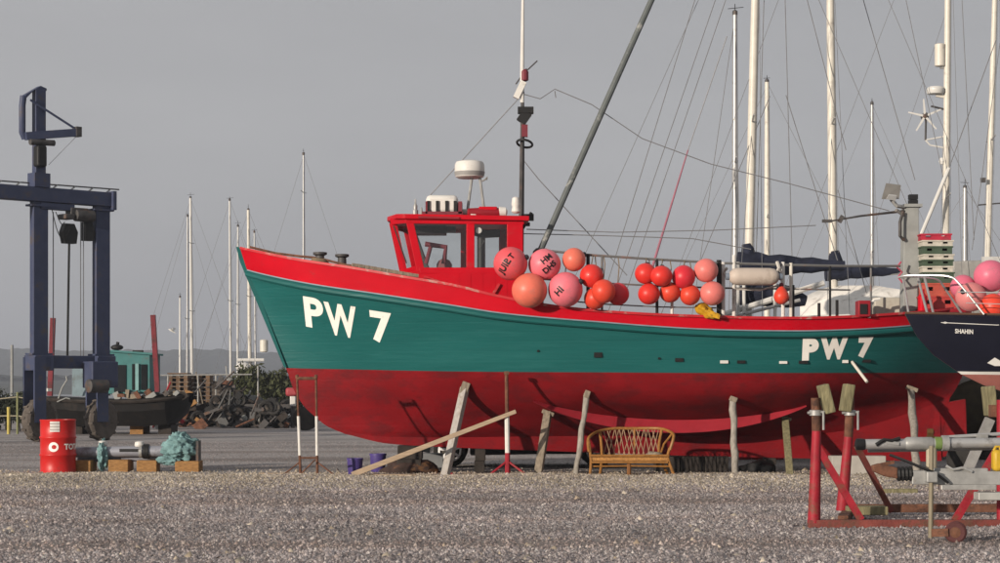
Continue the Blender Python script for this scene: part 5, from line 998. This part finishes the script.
yacht('distant yacht with fine mast between the slender and crossed ones', 237.5, 110, 226, .055, z0=-2.9, spread=(.6,), group=wa, mastm=GRP, L=7, lean=.003, rb=.007)
yacht('distant yacht with grey mast close right of the crossed mast', 256, 114, 232, .055, z0=-2.9, spread=(), group=wa, mastm=ALU, L=7, lean=-.012, rb=.007)
# gull gliding left of the white mast
c_ = P(172,331,80); t_ = thing('gull', 'white and grey gull gliding left of the distant masts', 'gull', c_)
gb = MB().path([c_+Vector((-.14,0,.08)), c_+Vector((-.05,0,.03)), c_+Vector((.06,0,-.03)), c_+Vector((.15,0,-.09))], [.012,.04,.035,.01], 8)
part('wing', MB().prism([c_+Vector((-.05,-.01,.04)), c_+Vector((.05,-.01,-.01)), c_+Vector((.12,-.34,-.06)), c_+Vector((.0,-.18,.10))], (0,0,.012)), GREYPOST, t_, 0); part('wing', MB().prism([c_+Vector((-.05,.01,.04)), c_+Vector((.05,.01,-.01)), c_+Vector((.1,.34,.1)), c_+Vector((.0,.18,.14))], (0,0,.012)), GRP, t_, 0)
part('body', gb, GRP, t_)

# ------------------------------------------------------------------ navy yacht at the right edge
D = 29.5
def nb(s, py, hb): return P(905+s*67.8, py, D-hb), hb
NVL = {'sheer': [(0,314,.03),(.3,314.8,.2),(.8,316,.45),(1.4,317.5,.72),(2.5,319.5,1.02),(4.5,322,1.22),(7.5,318,.9)],
 'flare': [(.17,336,.02),(.45,337,.17),(.95,338,.4),(1.5,339,.64),(2.5,341,.95),(4.5,343,1.17),(7.4,341,.84)],
 'boot': [(.42,355,.02),(.7,356,.13),(1.1,357,.32),(1.7,358,.58),(2.6,359,.86),(4.5,360,1.1),(7.35,359,.74)],
 'wl': [(.77,371.5,.02),(1.0,371.8,.1),(1.35,372,.26),(1.85,372.3,.48),(2.7,372.8,.75),(4.5,373,1.0),(7.3,372.5,.62)],
 'wl2': [(.83,374.5,.02),(1.05,374.6,.09),(1.4,375,.24),(1.9,375,.46),(2.7,375.5,.73),(4.5,376,.98),(7.3,375.5,.6)],
 'bilge': [(1.15,385,.02),(1.35,387,.08),(1.7,390,.2),(2.1,392,.34),(2.8,395,.54),(4.5,398,.76),(7.2,386,.4)],
 'bot': [(1.45,392,.02),(1.65,396,.04),(1.95,400,.07),(2.3,404,.1),(2.9,408,.14),(4.5,412,.18),(7.1,392,.05)]}
def nrows(keys):
    us = np.linspace(0, 1, 40); out = []
    for k in keys:
        c_ = np.array(NVL[k]); n_ = len(c_); tt = np.arange(n_); u_ = us*(n_-1); s_ = pchip(tt, c_[:,0], u_); y_ = pchip(tt, c_[:,1], u_); h_ = np.maximum(pchip(tt, c_[:,2], u_), .012)
        out.append([(P(905+a*67.8, q, D), h) for a, q, h in zip(s_, y_, h_)])
    return out
def nband(keys):
    r_ = nrows(keys); mb = MB(); nr = [[p+Vector((0,-h,0)) for p, h in L_] for L_ in r_]; fr = [[p+Vector((0,h,0)) for p, h in L_] for L_ in r_]
    mb.grid(nr).grid(fr); mb.grid([[q[0] for q in nr], [q[0] for q in fr]]); mb.grid([[q[-1] for q in nr], [q[-1] for q in fr]]); return mb
nv = thing('navy_yacht', 'navy blue yacht bow with pink bottom entering from the right edge', 'yacht', G(1150, D))
nh = part('hull', nband(['sheer','flare','boot','wl']), NAVY, nv, 60)
part('boot_stripe', nband(['wl','wl2']), GRP, nv, 60)
part('bottom', nband(['wl2','bilge','bot']), mat('faded_pink_antifouling', (0.36,0.13,0.11), .7, var=.12, dirt=(.26,.1,.08), dirt_amt=.3), nv, 60)
r_ = nrows(['sheer'])[0]; part('deck', MB().grid([[p+Vector((0,-h,-.02)) for p, h in r_], [p+Vector((0,h,-.02)) for p, h in r_]]), GRP, nv, 0)
part('toe_rail', MB().path([p+Vector((0,-h+.01,.015)) for p, h in r_], .018, 6), mat('dark_teak', (.10,.05,.03), .6), nv)
part('keel', MB().prism([P(1110,404,D-.07), P(1230,408,D-.07), P(1215,482,D-.07), P(1130,482,D-.07)], (0,.14,0)), ANTI, nv, 0)
NB = BVHTree.FromPolygons([tuple(q.co+Vector(nv.location)) for q in nh.data.vertices], [tuple(p.vertices) for p in nh.data.polygons])
def nhy(px, py):
    d = (P(px,py,20)-Vector((0,0,CAM_H))).normalized(); h_ = NB.ray_cast(Vector((0,0,CAM_H)), d); return h_[0] if h_[0] is not None else P(px,py,D)
v, f = text_mesh('SHAHIN', 1.0, .03, .3); a = np.array(v); w0, w1 = a[:,0].min(), a[:,0].max(); h0, h1 = a[:,1].min(), a[:,1].max()
part('name_lettering', MB().add([nhy(955+(x-w0)/(w1-w0)*18, 333.4-(y-h0)/(h1-h0)*4.6-.0+(x-w0)/(w1-w0)*.8)+Vector((0,-.006,0)) for x, y, z in v], f), GRP, nh, 0)
ln = [nhy(px, 322.6+(px-941)*.045)+Vector((0,-.004,0)) for px in range(941, 1000, 4)]+[nhy(999, 325)+Vector((0,-.004,0))]
part('cove_line', MB().path(ln, .006, 5), GRP, nh); q = nhy(945,322.8)+Vector((0,-.01,0)); part('arrow_mark', MB().prism([q+Vector((-.05,0,0)), q+Vector((.0,0,.016)), q+Vector((.05,0,.0)), q+Vector((0,0,-.016))], (0,-.006,0)), GRP, nh, 0)
q = nhy(998,361)+Vector((0,-.01,0)); part('bow_emblem', MB().prism([q+Vector((-.16,0,-.03)), q+Vector((-.05,0,.05)), q+Vector((.1,0,.08)), q+Vector((.3,0,.06)), q+Vector((.3,0,-.07)), q+Vector((-.05,0,-.075))], (0,-.006,0)), GRP, nh, 0)
CHR = mat('stainless_steel', (0.60,0.60,0.60), .35, .7)
for sy in (-1, 1):
    part('pulpit_rail', MB().path(catmull([P(898,277.5,D+.0)+Vector((0,sy*.02,0)), P(906,276,D)+Vector((0,sy*.12,0)), P(930,276.5,D)+Vector((0,sy*.3,0)), P(944,278.5,D)+Vector((0,sy*.42,0)), P(952,286,D)+Vector((0,sy*.5,0)), P(974,316,D)+Vector((0,sy*.62,0))], 5), .016, 8), CHR, nv)
    part('pulpit_leg', MB().tube(P(921,277,D)+Vector((0,sy*.22,0)), P(931,316,D)+Vector((0,sy*.2,0)), .02), CHR, nv)
part('pulpit_leg', MB().tube(P(903,278,D), P(909,316,D), .018), CHR, nv)
part('lifeline', MB().tube(P(958,292,D-.55), P(1090,294,D-1.1), .008, n=5), CHR, nv); part('lifeline', MB().tube(P(966,303,D-.58), P(1090,307,D-1.1), .006, n=5), CHR, nv)
gpp = 'buoys heaped on the navy yacht foredeck'
for px, py, r_, m_, lb, dd, e in ((990.6,276,15.7,MAG,'dusky pink buoy on top of the heap at the right edge',.1,(1,-.3,.2)), (971,297,14.5,buoy_mat('faded_rose',(0.56,0.19,0.19)),'faded rose buoy low at the left of the right edge heap',-.1,(-.6,-.6,.3)), (993,307,13,BORA,'orange buoy at the bottom of the right edge heap',-.25,(.6,.3,.2)), (963,287,12,MAG,'dark pink buoy at the back of the right edge heap',.28,(-.3,.8,.2)), (1012,300,15,MAG,'pink buoy cut off by the right picture edge',.1,(1,.3,.2))):
    buoy(px, py, r_, m_, lb, D=D+dd, eye=e, group=gpp)
for px, wd, lb in ((1178,.5,'timber block under the navy yacht keel'),): gbox(px, D, (.9,.5,.05), TIMBER, 'keel_block', lb, 'block', 0)

# ------------------------------------------------------------------ empty cradle in the foreground
D = 19.9; cr_ = thing('boat_cradle', 'empty rusty red steel boat cradle with timber pads in the foreground', 'cradle', foot(900, D))
part('base_beam', MB().bar(P(808,524.2,D), P(1040,524.0,D), .12, .085), mat('rusty_red_beam', (0.22,0.055,0.045), .8, var=.3, scale=7, bump=.3, dirt=(.12,.06,.04), dirt_amt=.4, dscale=5), cr_, 0, bev=.006)
part('rear_beam', MB().bar(P(845,508.5,D+1.9), P(1020,508,D+1.9), .1, .09), RUST, cr_, 0, bev=.006)
part('cross_beam', MB().bar(P(843,520,D+.05), P(850,510,D+1.9), .1, .08), RUST, cr_, 0)
part('timber_packing', MB().box(P(866,508.5,D+1.0)+Vector((0,0,-.02)), (.42,.24,.09)), TIMBER2, cr_, 0, bev=.01)
def cpost(top, mid, bot, D, padc, tilt, px_pad=None):
    up = part('upright', MB().tube(P(*mid,D), P(*bot,D), .046, .064, n=14), REDOX, cr_); part('screw_tube', MB().tube(P(*top,D), P(*mid,D), .046, n=12), RUST, up); part('collar_pin', MB().tube(P(top[0]-8,top[1]+15,D-.03), P(top[0]+9,top[1]+14,D-.03), .014).lathe(P(top[0],top[1]+15,D), [(.05,-.03),(.062,-.025),(.062,.025),(.05,.03)], n=12), STEEL, up)
    part('lock_bar', MB().tube(P(top[0]+8,top[1]+14,D-.04), P(top[0]+8,top[1]+32,D-.04), .012), STEEL, up)
    part('pad', MB().box(P(*padc,D), (.10,.22,.29), Matrix.Rotation(R(tilt),3,'Y')), TIMBER2, cr_, 0, bev=.012)
cpost((815.5,398), (816.5,431), (814,523), D, (826,399), -14); cpost((850,398), (848.5,437), (842,511), D+1.1, (847,398), 9)
part('brace', MB().bar(P(815.5,444,D), P(861,520,D), .07, .05, up=(0,1,0)), REDOX, cr_, 0); part('brace', MB().bar(P(856.5,446,D+1.1), P(891,511,D+1.8), .06, .045, up=(0,1,0)), mat('rusty_pink_brace', (.34,.09,.075), .75, var=.3, dirt=(.2,.08,.05), dirt_amt=.4), cr_, 0)
# right hand pair
part('upright', MB().bar(P(990,419,D+.4), P(966,474,D+.4), .09, .09), STEEL, cr_, 0); part('upright', MB().bar(P(986,424,D+.5), P(962,476,D+.5), .03, .03), STEEL, cr_, 0); part('pad', MB().box(P(989.5,401,D+.35), (.10,.22,.3), Matrix.Rotation(R(-6),3,'Y')), TIMBER2, cr_, 0, bev=.012)
part('upright', MB().tube(P(1002,400,D), P(1002,522,D), .052, n=12), REDOX, cr_)
part('brace', MB().bar(P(1002,442,D), P(955,521,D), .075, .05, up=(0,1,0)), REDOX, cr_, 0); part('pad_bracket', MB().box(P(997,411,D+.1), (.14,.12,.12)), RUST, cr_, 0)
# ------------------------------------------------------------------ road trailer carrying two masts
D = 18.3; ppx = ppm(D); tl = thing('mast_trailer', 'galvanised trailer drawbar with jockey wheel at the right edge', 'trailer', foot(931, D))
part('drawbar', MB().bar(P(911,477.5,D), P(1120,479,D), .11, .125), STEEL, tl, 0, bev=.008); part('shiny_plate', MB().box(P(967,487.3,D-.06), (.50,.14,.045)), mat('bright_zinc', (.62,.61,.58), .3, .6, var=.2, scale=14), tl, 0, bev=.005)
part('side_box', MB().box(P(1010,496,D-.1), (.62,.2,.07)), mat('pale_steel_box', (.5,.5,.47), .5, .2), tl, 0, bev=.008)
part('winch_clutter', MB().box(P(960,471.5,D), (.5,.08,.06)), STEEL, tl, 0, bev=.01); part('chain', MB().path([P(946,466,D-.05), P(953,470,D-.07), P(962,468,D-.07), P(972,472,D-.07)], .014, 6), mat('bright_zinc', (0,0,0)), tl)
part('gaiter', MB().lathe(P(904.5,474,D), [(.03,-.075)]+[(.058+.012*(k % 2), -.07+.0175*k) for k in range(9)]+[(.04,.075)], (1,0,.03), 14), BLACK, tl, 20)
cp = part('coupling', MB().prism([P(872,466,D-.04), P(880,463.5,D-.04), P(898,468,D-.04), P(898,479,D-.04), P(886,477,D-.04), P(874,472,D-.04)], (0,.09,0)), RUST, tl, 0, bev=.012); part('coupling_lever', MB().bar(P(876,466,D-.0), P(894,462,D), .03,.03), RUST, cp, 0)
part('jockey_tube', MB().tube(P(931.5,446,D-.12), P(930.5,538,D-.12), .022, n=10), mat('dull_bronze_tube', (.28,.24,.17), .6, .2, dirt=(.5,.47,.4), dirt_amt=.3), tl); part('jockey_clamp', MB().box(P(931,477,D-.1), (.1,.12,.1)), STEEL, tl, 0, bev=.01)
jw = foot(949, D-.2); part('jockey_fork', MB().bar(P(932,533,D-.14), jw+Vector((0,0,.1)), .06,.07), RUST, tl, 0)
jwh = part('jockey_wheel', MB().lathe(jw+Vector((.06,0,.1)), [(.05,-.03),(.085,-.034),(.1,-.02),(.1,.02),(.085,.034),(.05,.03)], (.35,1,0), 20), mat('dark_maroon_rubber', (.09,.03,.03), .8), tl); part('wheel_centre', MB().lathe(jw+Vector((.06,0,.1)), [(.02,-.045),(.05,-.03),(.05,.03),(.02,.045)], (.35,1,0), 12), RUST, jwh)
part('hydraulic_hose', MB().path(catmull([P(890,455,D), P(908,462,D-.1), P(922,468,D-.14), P(936,474,D-.14), P(948,483,D-.1)], 4), .014, 6), BLACK, tl)
part('mast_support', MB().tube(P(931.5,474,D+.12), P(931.5,447.5,D+.12), .05, n=12), mat('cream_post', (.5,.44,.33), .7, dirt=(.3,.2,.12), dirt_amt=.3), tl)
part('mast_support', MB().tube(P(1090,480,D+.12), P(1090,447.5,D+.12), .05, n=12), STEEL, tl); 
for px in (1075, 1110):
    c_ = foot(px, D); 
part('wheel', MB().lathe(G(1100,D-.75,.3), [(.16,-.09),(.27,-.1),(.3,-.06),(.3,.06),(.27,.1),(.16,.09)], (0,1,0), 22), RUBBER, tl); part('wheel', MB().lathe(G(1100,D+.75,.3), [(.16,-.09),(.27,-.1),(.3,-.06),(.3,.06),(.27,.1),(.16,.09)], (0,1,0), 22), RUBBER, tl); part('axle', MB().tube(G(1100,D-.7,.3), G(1100,D+.7,.3), .04), STEEL, tl); part('axle_bracket', MB().box(G(1100,D,.43), (.12,.12,.26)), STEEL, tl)
zm = 443.5; D2 = D+.12
m1 = thing('lying_mast', 'grey aluminium mast lying level across the trailer, end cap to the left', 'spar', P(930, zm+6, D2))
part('tube', MB().path([P(859,444.5,D2), P(905,444,D2), P(1120,441.5,D2)], .048, 14), ALU, m1); part('end_cap', MB().lathe(P(859.5,444.5,D2), [(.03,-.04),(.055,-.03),(.055,.03),(.05,.05)], (1,0,0), 12), BLACK, m1); part('joint_sleeve', MB().lathe(P(918,443.6,D2), [(.05,-.12),(.06,-.1),(.06,.12),(.05,.14)], (1,0,0), 14), STEEL, m1)
part('green_tape', MB().lathe(P(938,443.4,D2), [(.05,-.03),(.06,-.028),(.06,.028),(.05,.03)], (1,0,0), 14), mat('green_tape_plastic', (.16,.24,.07), .6), m1); part('mast_fitting', MB().lathe(P(945,443.2,D2), [(.05,-.035),(.072,-.03),(.072,.03),(.05,.035)], (1,0,0), 14), STEEL, m1)
part('dark_lashing', MB().path([P(876,445,D2-.05), P(884,440,D2-.052), P(892,441,D2-.052), P(900,438.5,D2-.05)], .02, 6), BLACK, m1); part('cleat', MB().bar(P(886,442,D2-.055), P(899,444,D2-.055), .02,.03), STEEL, m1)
m2 = thing('lying_mast', 'thinner grey mast lying just below and behind the first', 'spar', P(940, 452, D2+.12)); part('tube', MB().path([P(868,450,D2+.14), P(1000,447.5,D2+.14), P(1120,446,D2+.14)], .026, 10), ALU, m2); part('upper_tube', MB().path([P(945,437.5,D2+.1), P(1000,434,D2+.1), P(1120,430,D2+.1)], .018, 8), ALU, m2); part('tang', MB().box(P(982,437,D2+.06), (.1,.05,.05)), STEEL, m2)
# pieces beyond the cradle
gbox(857, 32.4, (.88,.3,.31), mat('pale_concrete', (.46,.43,.39), .9, var=.12), 'concrete_block', 'pale concrete block below the keel beyond the red cradle', 'block', 2)
t_ = thing('yellow_can', 'yellow fuel can standing on the trailer drawbar at the right edge', 'can', P(997,471.5,18.3)); q = P(997,460.5,18.3); part('can_body', MB().box(q, (.09,.12,.195)), mat('yellow_plastic', (.62,.40,.03), .5), t_, bev=.03); part('can_handle', MB().path([q+Vector((-.03,0,.09)), q+Vector((-.01,0,.125)), q+Vector((.025,0,.125)), q+Vector((.035,0,.085))], .014, 6), _m['yellow_plastic'], t_)
# laid-up boat under a dark brown sheet, seen between the two hulls
D = 39.5; t_ = thing('sheeted_boat', 'boat under a dark brown sheet, glimpsed past the red rudder', 'boat', G(1040, D)); rows = []
for k in range(12):
    f_ = k/11; px = 932+f_*236; hw = 1.15*math.sin(min(f_*2.2+.6, 1.57))*(1 if f_ < .75 else 1-.5*(f_-.75)); tp = 2.5+.1*math.sin(k*1.7); x = G(px, D).x
    rows.append([(x,D-hw*.55,.3),(x,D-hw*(1+.05*math.sin(k*2.9)),.95),(x,D-hw*(.98+.05*math.sin(k*2.1)),1.6),(x,D-.06,tp),(x,D+.06,tp),(x,D+hw,1.6),(x,D+hw,.95),(x,D+hw*.55,.3)])
part('sheet', MB().grid(rows, True).grid([rows[0][:4], rows[0][:3:-1]]), mat('dark_brown_sheet', (.055,.042,.024), .85, var=.35, bump=.8, bscale=5), t_, 60)
for px in (985, 1080): part('trestle', MB().box(G(px, D, .15), (.3,1.3,.31)), DARKWOOD, t_, 0)
t_ = thing('spare_road_wheel', 'dark wheel leaning behind the lying masts', 'wheel', foot(961, 33)); c_ = G(961,33,.24); part('tyre', MB().lathe(c_, [(.13,-.07),(.21,-.08),(.24,-.04),(.24,.04),(.21,.08),(.13,.07)], (.3,1,0), 20), RUBBER, t_); part('rim', MB().lathe(c_, [(.05,-.06),(.13,-.04),(.13,.04),(.05,.06)], (.3,1,0), 14), DARKSTEEL, t_)
gbox(898, 26.5, (.5,.16,.07), TIMBER2, 'timber_baulk', 'short timber baulk lying on shingle behind the cradle', 'timber', 6)
# ------------------------------------------------------------------ haze
mb = MB().box((0, 2400, 54), (5600, 4900, 120))
hm = bpy.data.materials.new('thin_haze'); hm.use_nodes = True; t = hm.node_tree; t.nodes.remove(t.nodes['Principled BSDF'])
pv = t.nodes.new('ShaderNodeVolumePrincipled'); pv.inputs['Color'].default_value = (0.82, 0.88, 1.0, 1); pv.inputs['Density'].default_value = 0.00045; pv.inputs['Anisotropy'].default_value = 0.2
t.links.new(pv.outputs[0], t.nodes['Material Output'].inputs['Volume'])
me = mesh_of('haze', mb); me.materials.append(hm); o = bpy.data.objects.new('haze', me); C.objects.link(o); tag(o, 'thin grey haze over the estuary', 'haze', kind='stuff')
clean()
